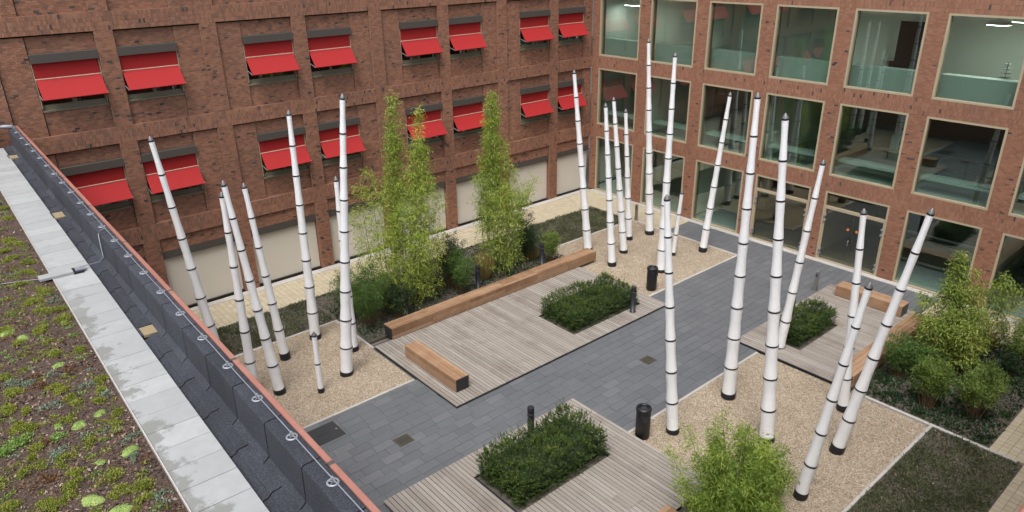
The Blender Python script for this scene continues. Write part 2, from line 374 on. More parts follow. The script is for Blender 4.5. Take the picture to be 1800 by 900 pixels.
BL, BH, JT = 0.150, 0.067, 0.0125
def lay_bricks(rects, plane, seed=1, spread=.50, pd=.04, clust=.5):
    """rects: (u0, u1, z0, z1, level, soldier); returns centres, half sizes, tones"""
    C_, H_, T_ = [], [], []
    rr = random.Random(seed)
    for (u0, u1, z0, z1, lv, sol) in rects:
        if sol:
            nu = max(1, round((u1 - u0) / BH)); pu = (u1 - u0) / nu; nz = max(1, round((z1 - z0) / BL)); pz = (z1 - z0) / nz
            for i in range(nu):
                for k in range(nz):
                    C_.append((u0 + (i + .5) * pu, z0 + (k + .5) * pz, lv)); H_.append((pu / 2 - JT / 2, pz / 2 - JT / 2))
        else:
            nz = max(1, round((z1 - z0) / BH)); pz = (z1 - z0) / nz
            for k in range(nz):
                off = (round(z0 / BH) + k) % 2 * BL / 2 + (k * 7 % 3) * 0.012
                i = math.floor((u0 - off) / BL)
                while True:
                    a, b = off + i * BL, off + (i + 1) * BL; i += 1
                    if a >= u1 - 0.02: break
                    a, b = max(a, u0), min(b, u1)
                    if b - a < 0.035: continue
                    C_.append(((a + b) / 2, z0 + (k + .5) * pz, lv)); H_.append(((b - a) / 2 - JT / 2, pz / 2 - JT / 2))
    C_ = np.array(C_); H_ = np.array(H_); n = len(C_)
    big = fnoise(C_[:, 0], C_[:, 1], 2.6, seed); cl = fnoise(C_[:, 0], C_[:, 1] * 3.2, 0.55, seed + 3)
    tone = 0.54 + (rng.random(n) - .5) * spread + (big - .5) * 0.16
    dark = (rng.random(n) < pd) | ((cl > 0.80) & (rng.random(n) < clust))
    tone = np.where(dark, rng.random(n) * 0.24, np.clip(tone, 0.24, 1.0))
    C_[:, 2] += plane - 0.008 + (rng.random(n) - .5) * 0.006 - np.where(dark & (rng.random(n) < .4), 0.012, 0)
    return C_, H_, tone

def pick_nearest(P, n, cond=None):
    """indices of the n points of P nearest the camera among those in the frame"""
    idx = [i for i, p in enumerate(P) if in_frame(p, 8) and (cond is None or cond(p))]
    idx.sort(key=lambda i: (Vector(P[i]) - CAM).length); return idx[:n]

# ------------------------------------------------------------------ ground
YN, XG = 26.625, 28.28          # planes of the awning facade (faces -Y) and of the glazed facade (faces -X)
MB().box(-150, 150, -150, 150, -0.6, -0.12).build('ground', M['earth'], kind='structure')

def sheet(name, mat, x0, x1, y0, y1, z, **k):
    return MB().box(x0, x1, y0, y1, z - 0.1, z).build(name, mat, **k)

for a in ((3.5, 10.10, 16.80, 21.92), (20.02, 26.05, 15.62, 21.55), (13.06, 19.52, 5.13, 10.47)):
    sheet('gravel_bed', M['gravel'], *a, 0.0, kind='structure')

# pale concrete kerbs round the gravel and the beds
kerb_root = empty('kerb', kind='structure')
def kerb(x0, x1, y0, y1):
    L = max(x1 - x0, y1 - y0); n = max(1, round(L / 1.0))
    for i in range(n):
        b = MB(); g = 0.004
        if x1 - x0 > y1 - y0: b.bbox(x0 + L * i / n + g, x0 + L * (i + 1) / n - g, y0, y1, -.2, .02, .008, rnd.uniform(.3, .7))
        else: b.bbox(x0, x1, y0 + L * i / n + g, y0 + L * (i + 1) / n - g, -.2, .02, .008, rnd.uniform(.3, .7))
        b.build('kerb_stone', M['kerb'], kerb_root)
kerb(3.5, 10.10, 16.72, 16.80); kerb(10.10, 10.18, 19.32, 21.92); kerb(3.5, 10.18, 21.92, 22.0)
kerb(20.02, 26.13, 15.54, 15.62); kerb(26.05, 26.13, 15.62, 21.55); kerb(20.6, 26.13, 21.55, 21.63)
kerb(13.06, 19.52, 10.47, 10.55); kerb(19.60, 19.70, 3.0, 7.36); kerb(13.06, 19.60, 5.05, 5.13)
kerb(2.6, 28.0, 26.28, 26.6)
kerb(27.98, 28.26, -6.0, 26.28)

# beds of dark soil
for a in ((3.5, 10.18, 22.0, 24.3), (10.18, 20.52, 19.78, 24.3), (20.52, 26.05, 21.63, 24.3), (13.0, 19.60, 2.85, 5.05), (19.70, 26.1, 3.68, 7.36), (6.4, 13.06, 2.85, 7.72)):
    sheet('planting_bed', M['soil'], *a, -0.01, kind='structure')

# slate paving: each slab its own piece
sl_root = empty('slate_path', kind='structure')
MB().box(2.6, 28.0, 8.05, 19.55, -0.115, -0.035).build('mortar_bed', M['slate_joint'], sl_root)
DECKS = {'a': (10.15, 19.98, 14.60, 19.25), 'b': (6.45, 13.00, 7.72, 12.62), 'c': (19.56, 26.10, 7.95, 11.38)}
slabs = []
RW = 0.302
OBST = [(3.0, 10.155, 16.715, 24.0), (20.015, 26.135, 15.535, 24.0), (13.0, 19.61, 5.0, 10.555)]
def cut(q, o):
    a, b, c, d_ = q; e = min(b, o[1]) - max(a, o[0]), min(d_, o[3]) - max(c, o[2])
    if e[0] <= 0 or e[1] <= 0: return q
    opts = [(a, min(b, o[0]), c, d_), (max(a, o[1]), b, c, d_), (a, b, c, min(d_, o[2])), (a, b, max(c, o[3]), d_)]
    opts = [z for z in opts if z[1] - z[0] > .05 and z[3] - z[2] > .05]
    return max(opts, key=lambda z: (z[1] - z[0]) * (z[3] - z[2])) if opts else None
for k in range(0, 40):
    y0 = 8.08 + k * RW
    x = 2.6 + (k * 0.37) % 0.6 - 0.6 + rnd.uniform(-.05, .05)
    while x < 27.97:
        L = 0.60 if rnd.random() < .8 else rnd.choice((0.45, 0.75))
        q = (max(2.6, x), min(27.97, x + L), y0, min(y0 + RW, 19.53)); x += L
        if q[1] - q[0] < .06 or q[3] - q[2] < .05: continue
        for o in OBST:
            q = cut(q, o)
            if q is None: break
        if q is None: continue
        cx, cy = (q[0] + q[1]) / 2, (q[2] + q[3]) / 2
        if any(D_[0] < q[0] and q[1] < D_[1] and D_[2] < q[2] and q[3] < D_[3] for D_ in DECKS.values()): continue
        if (cy < 10.5 and 13.0 < cx < 26.05 and not cx > 19.6) or (cy < 8.0) or (cy > 16.7 and cx < 26.1): continue
        if cy < 10.5 and 6.45 > cx: pass
        slabs.append(q)
sl_m = unit_boxes('slate_slab', M['slate'], [0.42, 0.45, 0.47, 0.485, 0.495, 0.505, 0.515, 0.53, 0.56, 0.63], 0.008)
pts = [((a + b) / 2, (c + d_) / 2, 0) for a, b, c, d_ in slabs]
near = set(pick_nearest(pts, 300))
def slate_z(): return rnd.uniform(-.003, .002)
sb = MB()
for i, (a, b, c, d_) in enumerate(slabs):
    if i in near:
        link(rnd.choice(sl_m), 'slab', sl_root, ((a + b) / 2, (c + d_) / 2, slate_z()), (b - a - .007, d_ - c - .007, .05))
    else:
        sb.bbox(a + .0045, b - .0045, c + .0045, d_ - .0045, -.05, slate_z(), .003, min(.8, max(.2, rnd.gauss(.5, .05))))
sb.build('slab', M['slate'], sl_root, kind='stuff')

# yellow block paving
yl_root = empty('yellow_path', kind='structure')
YR = [(2.6, 26.13, 24.3, 26.28), (26.13, 27.98, 19.55, 26.28), (19.70, 27.98, -6.0, 3.68), (6.4, 19.70, -6.0, 2.85), (26.1, 27.98, 3.68, 8.06)]
for q in YR: MB().box(*q, -0.115, -0.02).build('sand_bed', M['yellow_joint'], yl_root)
blocks = []
for q in YR:
    nx, ny = round((q[1] - q[0]) / .2), round((q[3] - q[2]) / .2)
    px_, py_ = (q[1] - q[0]) / nx, (q[3] - q[2]) / ny
    for i in range(nx):
        for j in range(ny):
            x, y = q[0] + (i + .5) * px_, q[2] + (j + .5) * py_
            if y < -1.0: continue
            blocks.append((x, y, px_, py_))
near = set(pick_nearest([(b[0], b[1], 0) for b in blocks], 300))
yl_m = unit_boxes('yellow_block', M['yellow'], [.3, .4, .45, .5, .55, .6, .75], 0.02)
sb = MB()
for i, (x, y, a, b) in enumerate(blocks):
    if i in near: link(rnd.choice(yl_m), 'paving_block', yl_root, (x, y, rnd.uniform(-.003, .003)), (a - .012, b - .012, .06))
    else: sb.bbox(x - a / 2 + .006, x + a / 2 - .006, y - b / 2 + .006, y + b / 2 - .006, -.06, rnd.uniform(-.003, .003), .004, min(.9, max(.1, rnd.gauss(.5, .12))))
sb.build('paving_block', M['yellow'], yl_root, kind='stuff')

# ------------------------------------------------------------------ decks
HEDGES = {'a': (15.78, 19.20, 15.28, 17.14), 'b': (8.72, 11.84, 10.12, 11.84), 'c': (20.58, 23.06, 9.56, 10.66)}
DECK_LABEL = {'a': 'grey timber deck of narrow boards in front of the longest wooden bench',
              'b': 'grey timber deck nearest the camera, round the largest clipped hedge',
              'c': 'small grey timber deck by the glazed doors, with the smallest clipped hedge'}
pl_m = unit_boxes('deck_board', M['wood_deck'], [.32, .38, .43, .47, .5, .53, .57, .61, .66, .72])
ZD = 0.10
for key, (x0, x1, y0, y1) in DECKS.items():
    t = empty('timber_deck', (x0, y0, 0), label=DECK_LABEL[key], cat='deck')
    hx0, hx1, hy0, hy1 = HEDGES[key]
    b = MB()
    for q in ((0, hx0 - x0, 0, y1 - y0), (hx1 - x0, x1 - x0, 0, y1 - y0), (hx0 - x0, hx1 - x0, 0, hy0 - y0), (hx0 - x0, hx1 - x0, hy1 - y0, y1 - y0)):
        b.box(q[0] + .02, q[1] - .02, q[2] + .02, q[3] - .02, -.02, ZD - .03)
    b.build('joist_frame', M['dark_metal'], t)
    n = round((x1 - x0) / 0.122); pw = (x1 - x0) / n
    for i in range(n):
        xa = x0 + i * pw; cx = xa + pw / 2
        spans = [(y0, y1)] if not (hx0 - pw / 2 < cx < hx1 + pw / 2) else [(y0, hy0), (hy1, y1)]
        for (ya, yb) in spans:
            cuts = [ya]
            if yb - ya > 3.2: cuts.append(ya + (1.55 if i % 2 else 2.9) + rnd.uniform(-.15, .15))
            cuts.append(yb)
            for c0, c1 in zip(cuts[:-1], cuts[1:]):
                link(rnd.choice(pl_m), 'deck_board', t, (cx - x0, (c0 + c1) / 2 - y0, ZD + rnd.uniform(-.0025, .0025)), (pw - .020, c1 - c0 - .004, .028))
    MB().box(hx0 - x0, hx1 - x0, hy0 - y0, hy1 - y0, -.1, .03).build('soil_pocket', M['soil'], t)

# ------------------------------------------------------------------ benches
bn_m = unit_boxes('bench_slat', M['wood_bench'], [.22, .34, .44, .52, .60, .68, .80], 0.0)
def bench(x, y, L, Wd, H, along, label, seglen, z=ZD):
    """box bench of boards; along 'x' or 'y'; (x, y) is its low corner"""
    t = empty('wooden_bench', (x, y, z), label=label, cat='bench', group='box benches of brown boards')
    n = max(1, round(L / seglen)); sg = L / n
    def put(a0, a1, b0, b1, z0, z1, nm='slat'):
        if along == 'x': loc, sc = ((a0 + a1) / 2, (b0 + b1) / 2, z1), (a1 - a0, b1 - b0, z1 - z0)
        else: loc, sc = ((b0 + b1) / 2, (a0 + a1) / 2, z1), (b1 - b0, a1 - a0, z1 - z0)
        link(rnd.choice(bn_m), nm, t, loc, sc)
    b = MB()
    if along == 'x': b.box(.03, L - .03, .035, Wd - .035, 0, H - .03)
    else: b.box(.035, Wd - .035, .03, L - .03, 0, H - .03)
    b.build('inner_frame', M['dark_metal'], t)
    e = MB()
    for a0, a1 in ((-.006, .028), (L - .028, L + .006)):
        if along == 'x': e.box(a0, a1, .028, Wd - .028, .01, H - .032)
        else: e.box(.028, Wd - .028, a0, a1, .01, H - .032)
    e.build('end_plate', M['dark_metal'], t)
    ns, nf = 4, 3
    for i in range(n):
        a0, a1 = i * sg + .003, (i + 1) * sg - .003
        for k in range(ns): put(a0, a1, k * Wd / ns + .005, (k + 1) * Wd / ns - .005, H - .028, H + rnd.uniform(-.001, .001))
        hh = (H - .05) / nf
        for k in range(nf):
            put(a0, a1, 0, .026, .02 + k * hh + .004, .02 + (k + 1) * hh - .004)
            put(a0, a1, Wd - .026, Wd, .02 + k * hh + .004, .02 + (k + 1) * hh - .004)
    return t
bench(10.85, 19.20, 10.13, .53, .42, 'x', 'longest brown wooden bench along the bamboo planting bed', 1.69)
bench(10.55, 15.16, 2.78, .51, .45, 'y', 'short brown wooden bench near the corner of the large middle deck', 2.78)
bench(25.25, 8.36, 2.44, .56, .42, 'y', 'short brown wooden bench nearest the glazed doors', 2.44)
bench(19.60, 7.38, 5.5, .56, .42, 'x', 'brown wooden bench between the small deck and the right planting bed', 1.83)
bench(6.6, 7.14, 4.55, .56, .42, 'x', 'wooden bench half hidden behind the nearest bamboo, at the bottom edge', 1.69)

# ------------------------------------------------------------------ the brick office with red awnings (north side)
office = empty('office_building', (0, 0, 0), label='brown brick office facade with red awnings and cream ground floor screens', cat='building')
PER = 6.625
BAYS = range(-2, 4)
FL = [(3.58, 6.60), (7.15, 10.22), (10.78, 13.85)]
front, back_boxes = [], []
L1, L2 = 0.085, 0.15
XW0, XW1 = -10.0, XG
def rc(u0, u1, z0, z1, lv, sol=False):
    u1 = min(u1, XW1); u0 = max(u0, XW0)
    if u1 - u0 > 0.02: front.append((u0, u1, z0, z1, lv, sol))
for (z0, z1) in ((2.95, 3.58), (6.60, 7.15), (10.22, 10.78)): rc(XW0, XW1, z0, z1, 0, True)
WIN = []
for k in BAYS:
    o = k * PER
    a0, a1, b0, b1 = 3.46 + o, 5.37 + o, 5.93 + o, 7.80 + o
    p0, p1 = 8.65 + o, 9.22 + o                     # pilaster right of this bay
    for (z0, z1) in FL:
        rc(a1, b0, z0, z1, 0); rc(p0, p1, z0, z1, 0)
        rc(p1 - PER + .025, a0 - .0, z0, z1 - .05, L1); rc(b1, p0, z0, z1 - .05, L1)  # slots left open at top and left edge, shaped in as shadow lines
        for (u0, u1) in ((a0, a1), (b0, b1)):
            if u0 > XW1: continue
            rc(u0 + .025, u1, z0, z0 + .77, L2); rc(u0 + .025, u1, z0 + 2.52, z1 - .05, L2); WIN.append((u0, min(u1, XW1), z0 + .77, z0 + 2.52))  # window columns get the same added shadow slots
    rc(a1, b0, 0, 2.95, 0); rc(p0, p1, 0, 2.95, 0)
    rc(p1 - PER + .025, a1, 2.43, 2.91, L1); rc(b0 + .025, p0, 2.43, 2.91, L1)  # ground floor panels also stop short for an added shadow line
    for (u0, u1) in ((p1 - PER, a1), (b0, p0)):
        u1 = min(u1, XW1 - .02)
        if u1 - u0 < .5 or u0 < -4: continue
        s_ = empty('shopfront_screen', (u0, YN, 0), label=None); s_.parent = office
        bxm = MB().box(0.0, u1 - u0, .07, .30, 2.15, 2.43); bxm.build('screen_cassette', M['cassette'], s_)
        MB().box(.02, u1 - u0 - .02, .19, .20, .06, 2.15).build('screen_fabric', M['cream'], s_)
        MB().box(.0, u1 - u0, .17, .22, .0, .06).build('bottom_rail', M['cassette'], s_)
bw, rv = MB(), MB()
for (u0, u1, z0, z1, lv, sol) in front:
    bw.box(u0 + .002, u1 - .002, YN + lv, YN + .46, z0 + .002, z1 - .002); rv.box(u0, u1, YN + lv + .012, YN + .5, z0, z1, .44)
bw.build('wall_core', M['mortar'], office); rv.build('wall_reveal', M['brick'], office)
MB().box(XW0, XW1, YN + 1.2, YN + 1.3, 0, 13.85).build('inner_wall', M['dark_room'], office)  # near-black backing, shade of the unlit rooms put into its colour
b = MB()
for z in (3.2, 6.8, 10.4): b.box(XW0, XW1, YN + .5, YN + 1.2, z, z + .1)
b.build('floor_slab', M['dark_room'], office)  # near-black too, room shade put into the colour
MB().box(XW0, XW1 + 8, YN, YN + 9, 13.85, 15.4).build('upper_wall', M['brick_far'], office)
low = [q for q in front if q[3] <= 10.79] + [(q[0], q[1], q[2], 11.6, q[4], q[5]) for q in front if q[2] >= 10.78 and q[2] < 11.5 and q[3] > 11.6] + [q for q in front if q[2] >= 10.78 and q[3] <= 11.6]
C_, H_, T_ = lay_bricks(low, YN, 1, .46, .016, .12)
pos = [(c[0], c[2], c[1]) for c in C_]
near = pick_nearest(pos, 300, lambda p: p[2] > 7.7)
mask = np.ones(len(C_), bool); mask[near] = False
V, T = brick_faces(C_[mask], H_[mask], T_[mask], 'y')
o = link(quads_mesh('brickwork', V, T, M['brick']), 'brickwork', office); o['kind'] = 'stuff'
bk_m = []
for tn in np.linspace(0.02, 0.98, 16):
    bk_m.append(MB().box(-.5, .5, 0, 1, -.5, .5, float(tn)).mesh('brick', M['brick']))
for i in near:
    tn = T_[i]; link(bk_m[int(min(15, max(0, round((tn - .02) / .064))))], 'brick', office, (C_[i, 0], C_[i, 2], C_[i, 1]), (H_[i, 0] * 2, .05, H_[i, 1] * 2))
# upper part out of the frame
up = [(q[0], q[1], max(q[2], 11.6), q[3], q[4]) for q in front if q[3] > 11.6]
b = MB()
for (u0, u1, z0, z1, lv) in up: b.box(u0, u1, YN + lv - .006, YN + lv, z0 + .002, z1)
b.build('upper_brickwork', M['brick_far'], office)

def left_window(u0, u1, z0, z1):
    w = u1 - u0; h = z1 - z0; b = MB(); y = .20; f = .07
    for (a, c, e, g) in ((0, w, 0, f + .04), (0, w, h - f, h), (0, f, f + .04, h - f), (w - f, w, f + .04, h - f), (w * .5 - .05, w * .5 + .05, f + .04, h - f)):
        b.box(a, c, y, y + .08, e, g)
    b.box(f, w * .5 - .05, y + .01, y + .07, f + .04, f + .11); b.box(w * .5 + .05, w - f, y + .01, y + .07, f + .04, f + .11)
    o = b.build('window', M['frame_olive'], office, (u0, YN, z0))
    for a, c in ((f, w * .5 - .05), (w * .5 + .05, w - f)):
        MB().box(a, c, y + .035, y + .045, f + .11, h - f).build('pane', M['glass_dark'], o)
    MB().box(-.0, w, .085, .2, -.02, .03).build('sill', M['frame_olive'], o)

# awnings: each its own thing
awn_first = {}
def awning(u0, u1, z1, row, label, out=.36):
    """z1 = top of the window opening"""
    w = u1 - u0
    t = empty('window_awning', (u0, YN, z1), label=label, cat='awning', group='red awnings over the office windows')
    b = MB().bbox(0.005, w - .005, -.02, .20, -.27, 0, .01); b.build('cassette', M['cassette'], t)
    zb, zl = -.76, -1.33
    MB().box(.05, w - .05, .10, .106, zb, -.26, .35).build('upper_fabric', M['awning'], t)  # vertical cloth toned darker, its shade put into the colour
    nx, nz = 10, 6; vs, fs = [], []
    for j in range(nz + 1):
        for i in range(nx + 1):
            s_, q = i / nx, j / nz
            sag = -.018 * math.sin(PI * q) - .010 * math.sin(PI * s_) * q
            vs.append((.04 + s_ * (w - .08), .10 - (out + .10) * q, zb + (zl - zb) * q + sag))
    m0 = len(vs); vs += [(x, y + .004, z - .006) for x, y, z in vs]
    for j in range(nz):
        for i in range(nx):
            a = j * (nx + 1) + i; fs.append((a, a + nx + 1, a + nx + 2, a + 1)); fs.append((m0 + a, m0 + a + 1, m0 + a + nx + 2, m0 + a + nx + 1))
    b = MB(); b.add(vs, fs, .62, True); b.build('sloping_fabric', M['awning'], t)  # same cloth toned lighter, light from above put into the colour
    MB().tube([(.03, .095, zb), (w - .03, .095, zb)], .020, 8).build('guide_bar', M['awning_bar'], t)
    MB().tube([(.02, -out, zl), (w - .02, -out, zl)], .020, 8).build('front_bar', M['awning'], t)
    for xx in (.02, w - .02):
        MB().tube([(xx, .13, zb - .45), (xx, -out * .55, zl + .05), (xx, -out, zl)], .012, 6).build('arm', M['zinc'], t)
        MB().box(xx - .012, xx + .012, .09, .14, -1.66, -.26).build('guide_rail', M['frame_beige'], t)
    return t
for (u0, u1, z0, z1) in WIN:
    if u0 > -4 and not (u0 < -.5 and z0 < 7): left_window(u0, u1, z0, z1)
marks = {1: {1: 'red awning of the upper row nearest the left picture edge', 2: 'red awning of the upper row, second from the left',
             3: 'red awning of the upper row, third from the left', 4: 'red awning of the upper row, fourth from the left',
             5: 'red awning of the upper row, straight above the left bamboo tip', 6: 'red awning of the upper row, third from the glazed wall',
             7: 'red awning of the upper row, second from the glazed wall', 8: 'red awning of the upper row, nearest the glazed wall'},
         0: {1: 'red awning of the lower row, partly hidden by the copper edged parapet', 2: 'red awning of the lower row behind the leftmost white pole',
             3: 'red awning of the lower row behind a white pole tip, third from the left', 4: 'red awning of the lower row beside the tall pole left of the bamboo',
             5: 'red awning of the lower row half covered by the left bamboo', 6: 'red awning of the lower row between the two bamboo tips',
             7: 'red awning of the lower row, second from the glazed wall', 8: 'red awning of the lower row nearest the glazed wall'}}
for row, (z0, z1) in enumerate(FL[:2]):
    cols = sorted([w for w in WIN if abs(w[2] - (z0 + .77)) < .01 and w[0] > 3], key=lambda w: w[0])
    for i, w in enumerate(cols):
        lab = marks[row].get(i + 1)
        awning(w[0], w[1], w[3], row, lab, .33 + rnd.uniform(-.01, .01))

# ------------------------------------------------------------------ the glazed building (east side)
glz = empty('glazed_building', (0, 0, 0), label='red brick building with a grid of large green tinted windows and beige frames', cat='building')
WP = 3.24
WY = [26.15 - WP * i for i in range(10)]            # upper (left in the photo) edge of each window
ROWS = [(0.0, 3.03), (3.68, 6.63), (7.24, 10.18), (10.85, 13.8)]
rects = []
YS = WY[-1] - 2.6
for (za, zb, sol) in ((3.03, 3.68, True), (6.63, 7.24, True), (10.18, 10.85, True)): rects.append((YS, YN, za, zb, 0, sol))
for (za, zb) in ROWS:
    rects.append((WY[0], YN, za, zb, 0, False))
    for i in range(len(WY) - 1): rects.append((WY[i + 1], WY[i] - 2.6, za, zb, 0, False))
bw, rv = MB(), MB()
for (u0, u1, z0, z1, lv, sol) in rects:
    bw.box(XG, XG + .38, u0 + .002, u1 - .002, z0 + .002, z1 - .002); rv.box(XG + .012, XG + .42, u0, u1, z0, z1, .5)
bw.build('wall_core', M['mortar'], glz); rv.build('wall_reveal', M['brick'], glz)
vis = [q for q in rects if q[3] < 10.9]
C_, H_, T_ = lay_bricks(vis, XG, 11, .34, .018, .05)
T_ = np.where(T_ > .24, np.clip(T_ + .06, 0, 1), T_)
V, T = brick_faces(C_, H_, T_, 'x')
o = link(quads_mesh('brickwork', V[:, ::-1], T, M['brick']), 'brickwork', glz); o['kind'] = 'stuff'
MB().box(XG, XG + 10, YS, YN, 13.8, 15.4).build('upper_wall', M['brick_far'], glz)
b = MB()
for (u0, u1, z0, z1, lv, sol) in rects:
    if z0 > 10.8: b.box(XG - .006, XG, u0, u1, z0, z1)
b.build('upper_brickwork', M['brick_far'], glz)
# inside
IX = 34.5
MB().box(IX, IX + .2, YS, YN + 6, 0, 14).build('inner_wall', M['room_wall'], glz)
b = MB()
for z0, z1 in ((3.05, 3.62), (6.66, 7.18), (10.2, 10.8)): b.box(XG + .42, IX, YS, YN + 6, z0, z1)
b.build('floor_slab', M['room_wall'], glz)
b = MB()
for z in (-.1, 3.62, 7.18, 10.8): b.box(XG + .42, IX, YS, YN + 6, z, z + .02)
b.build('interior_floor', M['room_floor'], glz)
for y, z0 in ((23.25, 3.64), (19.85, 7.2), (13.5, 7.2), (3.8, 7.2), (20.0, 0), (7.1, 0), (26.85, 0), (26.85, 3.64), (26.85, 7.2), (16.75, 3.64), (7.1, 3.64), (13.5, 0)): MB().box(XG + .6, IX, y - .06, y + .06, z0, z0 + 2.98).build('partition', M['room_white' if y > 26 else 'room_wall'], glz)
for k, z in enumerate((3.64, 7.2)):
    b = MB()
    for yy in WY:
        if k == 1: b.box(XG + .50, XG + .95, yy - 2.62, yy + .02, z, z + .86)
        else: b.box(XG + .62, XG + 1.25, yy - 2.62, yy + .02, z + .50, z + .60)
    b.build('window_counter', M['counter'], glz)
b = MB()
for yy in (24.8, 18.2, 11.8, 5.2): b.box(IX - 2.4, IX - 2.0, yy - .2, yy + .2, 0, 6.6)
b.build('column', M['room_wall'], glz)
MB().box(31.0, 31.1, 13.56, 19.79, 7.2, 10.2).build('room_divider', M['room_wall'], glz)
MB().box(32.2, 32.3, 23.2, 27.0, 7.2, 10.2).build('room_divider', M['room_wall'], glz)
MB().box(IX - .02, IX, -2, YN, 3.64, 6.6).build('dim_back_sheet', M['dim_backing'], glz)  # added sheets over the back wall, room shade put into their colour
MB().box(IX - .02, IX, -2, YN, .02, 3.05).build('dim_back_sheet', M['dim_backing'], glz)

def big_window(y1, z0, z1, door=False):
    """y1 = the edge towards the office facade"""
    w, h = 2.6, z1 - z0; y0 = y1 - w; f = .075; X0, X1 = XG - .012, XG + .16
    b = MB()
    zb = f if not door else .05
    for (a, c, e, g) in ((0, w, 0, zb), (0, w, h - f, h), (0, f, zb, h - f), (w - f, w, zb, h - f)):
        b.box(0, X1 - X0, a, c, e, g)
    if door: b.box(.02, .15, f, w - f, 2.28, 2.40)
    o = b.build('window' if not door else 'entrance_door', M['frame_beige'], glz, (X0, y0, z0))
    if not door:
        MB().box(.10, .115, f, w - f, zb, h - f).build('pane', M['glass'], o)
    else:
        MB().box(.10, .115, f, w - f, 2.40, h - f).build('pane', M['glass_door'], o)
        for a, c in ((f + .06, w / 2 - .006), (w / 2 + .006, w - f - .06)):
            MB().box(.085, .10, a, c, .06, 2.27).build('door_leaf', M['glass_door'], o)
        for a, c in ((f, f + .05), (w - f - .05, w - f)): MB().box(.03, .14, a, c, .05, 2.28).build('door_post', M['frame_beige'], o)
        for a in (f + .045, w - f - .045):
            for zz in (.25, .42, 1.72, 1.95):
                MB().box(-.03, .08, a - .04, a + .04, zz, zz + .07).build('hinge', M['zinc'], o)
        MB().tube([(.06, w / 2 + .06, .95), (.0, w / 2 + .06, .95), (.0, w / 2 + .06, 1.15), (.06, w / 2 + .06, 1.15)], .014, 6).build('handle', M['zinc'], o)
        for a in (-.19, .17):
            MB().tube([(.075, w / 2 + a, 1.595), (.084, w / 2 + a, 1.595)], .055, 14).build('round_sticker', M['orange'], o)
for r_, (z0, z1) in enumerate(ROWS):
    for i, y1 in enumerate(WY): big_window(y1, z0, z1, r_ == 0 and i in (3, 4))

# things seen through the glass on the top floor
t = empty('wall_screen', (IX - .1, 14.2, 8.3), label='dark wall screen inside the top floor room, behind glass', cat='screen')
MB().bbox(-.06, 0, -.75, .75, 0, 1.0, .01).build('display', M['screen'], t); MB().box(0, .1, -.2, .2, .4, .6).build('bracket', M['dark_metal'], t)
t = empty('office_desk', (32.3, 13.9, 7.2), label='desk below the dark wall screen, seen through the top floor glass', cat='desk')
MB().bbox(-.4, .4, -.9, .9, .70, .74, .005).build('desk_top', M['room_white'], t)
for a in (-.35, .35):
    for c in (-.85, .85): MB().box(a - .03, a + .03, c - .03, c + .03, 0, .70).build('leg', M['dark_metal'], t)
MB().box(.33, .36, -.8, .8, .2, .69).build('modesty_panel', M['dark_metal'], t)
LAMPS = [(30.0, 8.9, 'white dish ceiling lamp in the top right room, the nearer one of the pair'), (31.6, 8.6, 'white dish ceiling lamp in the top right room, the farther one of the pair')]
for i, (x, y, lab) in enumerate(LAMPS):
    t = empty('ceiling_lamp', (x, y, 9.75), label=lab, cat='lamp', group='ceiling lamps behind the glass')
    MB().lathe([(.05, .20), (.30, .12), (.42, .02), (.42, 0)], 20).build('shade', M['white_paint'], t)
    MB().lathe([(.38, -.012), (.38, -.004)], 20).build('bulb_diffuser', M['lamp'], t); MB().tube([(0, 0, .2), (0, 0, .45)], .01, 6).build('rod', M['white_paint'], t)
t = empty('strip_lamp', (30.3, 25.7, 9.6), label='lit strip ceiling lamp in the top floor corner room', cat='lamp')
MB().box(-.1, .1, -.6, .6, 0, .06).build('housing', M['white_paint'], t); MB().box(-.08, .08, -.55, .55, -.012, -.002).build('diffuser', M['strip'], t)
t = empty('tray_stack', (29.4, 8.15, 7.98), label='small dark stack of trays on the counter in the top right room', cat='trays')
MB().box(-.16, .16, -.16, .16, .0, .02).build('base', M['dark_metal'], t); MB().tube([(0, 0, 0), (0, 0, .62)], .012, 6).build('stem', M['dark_metal'], t)
for k in range(4): MB().box(-.15 + k * .02, .15 - k * .02, -.15 + k * .02, .15 - k * .02, .10 + k * .15, .115 + k * .15).build('tray', M['dark_metal'], t)
MB().box(31.86, 31.9, 11.9, 12.95, 7.2, 9.5).build('interior_door', M['screen'], glz)
MB().box(31.84, 31.9, 20.0, 20.28, 7.2, 9.6).build('door_frame', M['room_white'], glz)
for i, (x, y, z, lab) in enumerate(((31.5, 21.6, 7.2, 'white storage cabinet in the top floor room beside the corner room'), (31.3, 6.0, 7.2, 'white storage cabinet in the top right room'), (32.5, 12.0, 3.64, 'pale storage cabinet on the middle floor behind the glass'))):
    t = empty('storage_cabinet', (x, y, z), label=lab, cat='cabinet', group='cabinets behind the glass')
    MB().bbox(-.22, .22, -.6, .6, .06, 1.15, .01).build('body', M['room_white'], t)
    for a in (-.58, .01): MB().box(-.24, -.222, a, a + .57, .09, 1.12).build('door', M['room_white'], t)
t = empty('stair_railing', (30.6, 5.0, 3.64), label='black railing inside the middle floor, behind the right windows', cat='railing')
for k in range(6): MB().tube([(0, k * 1.0, 0), (0, k * 1.0, 1.05)], .025, 6).build('post', M['dark_metal'], t)
for z in (.55, 1.05): MB().tube([(0, 0, z), (0, 5, z)], .022, 6).build('rail', M['dark_metal'], t)

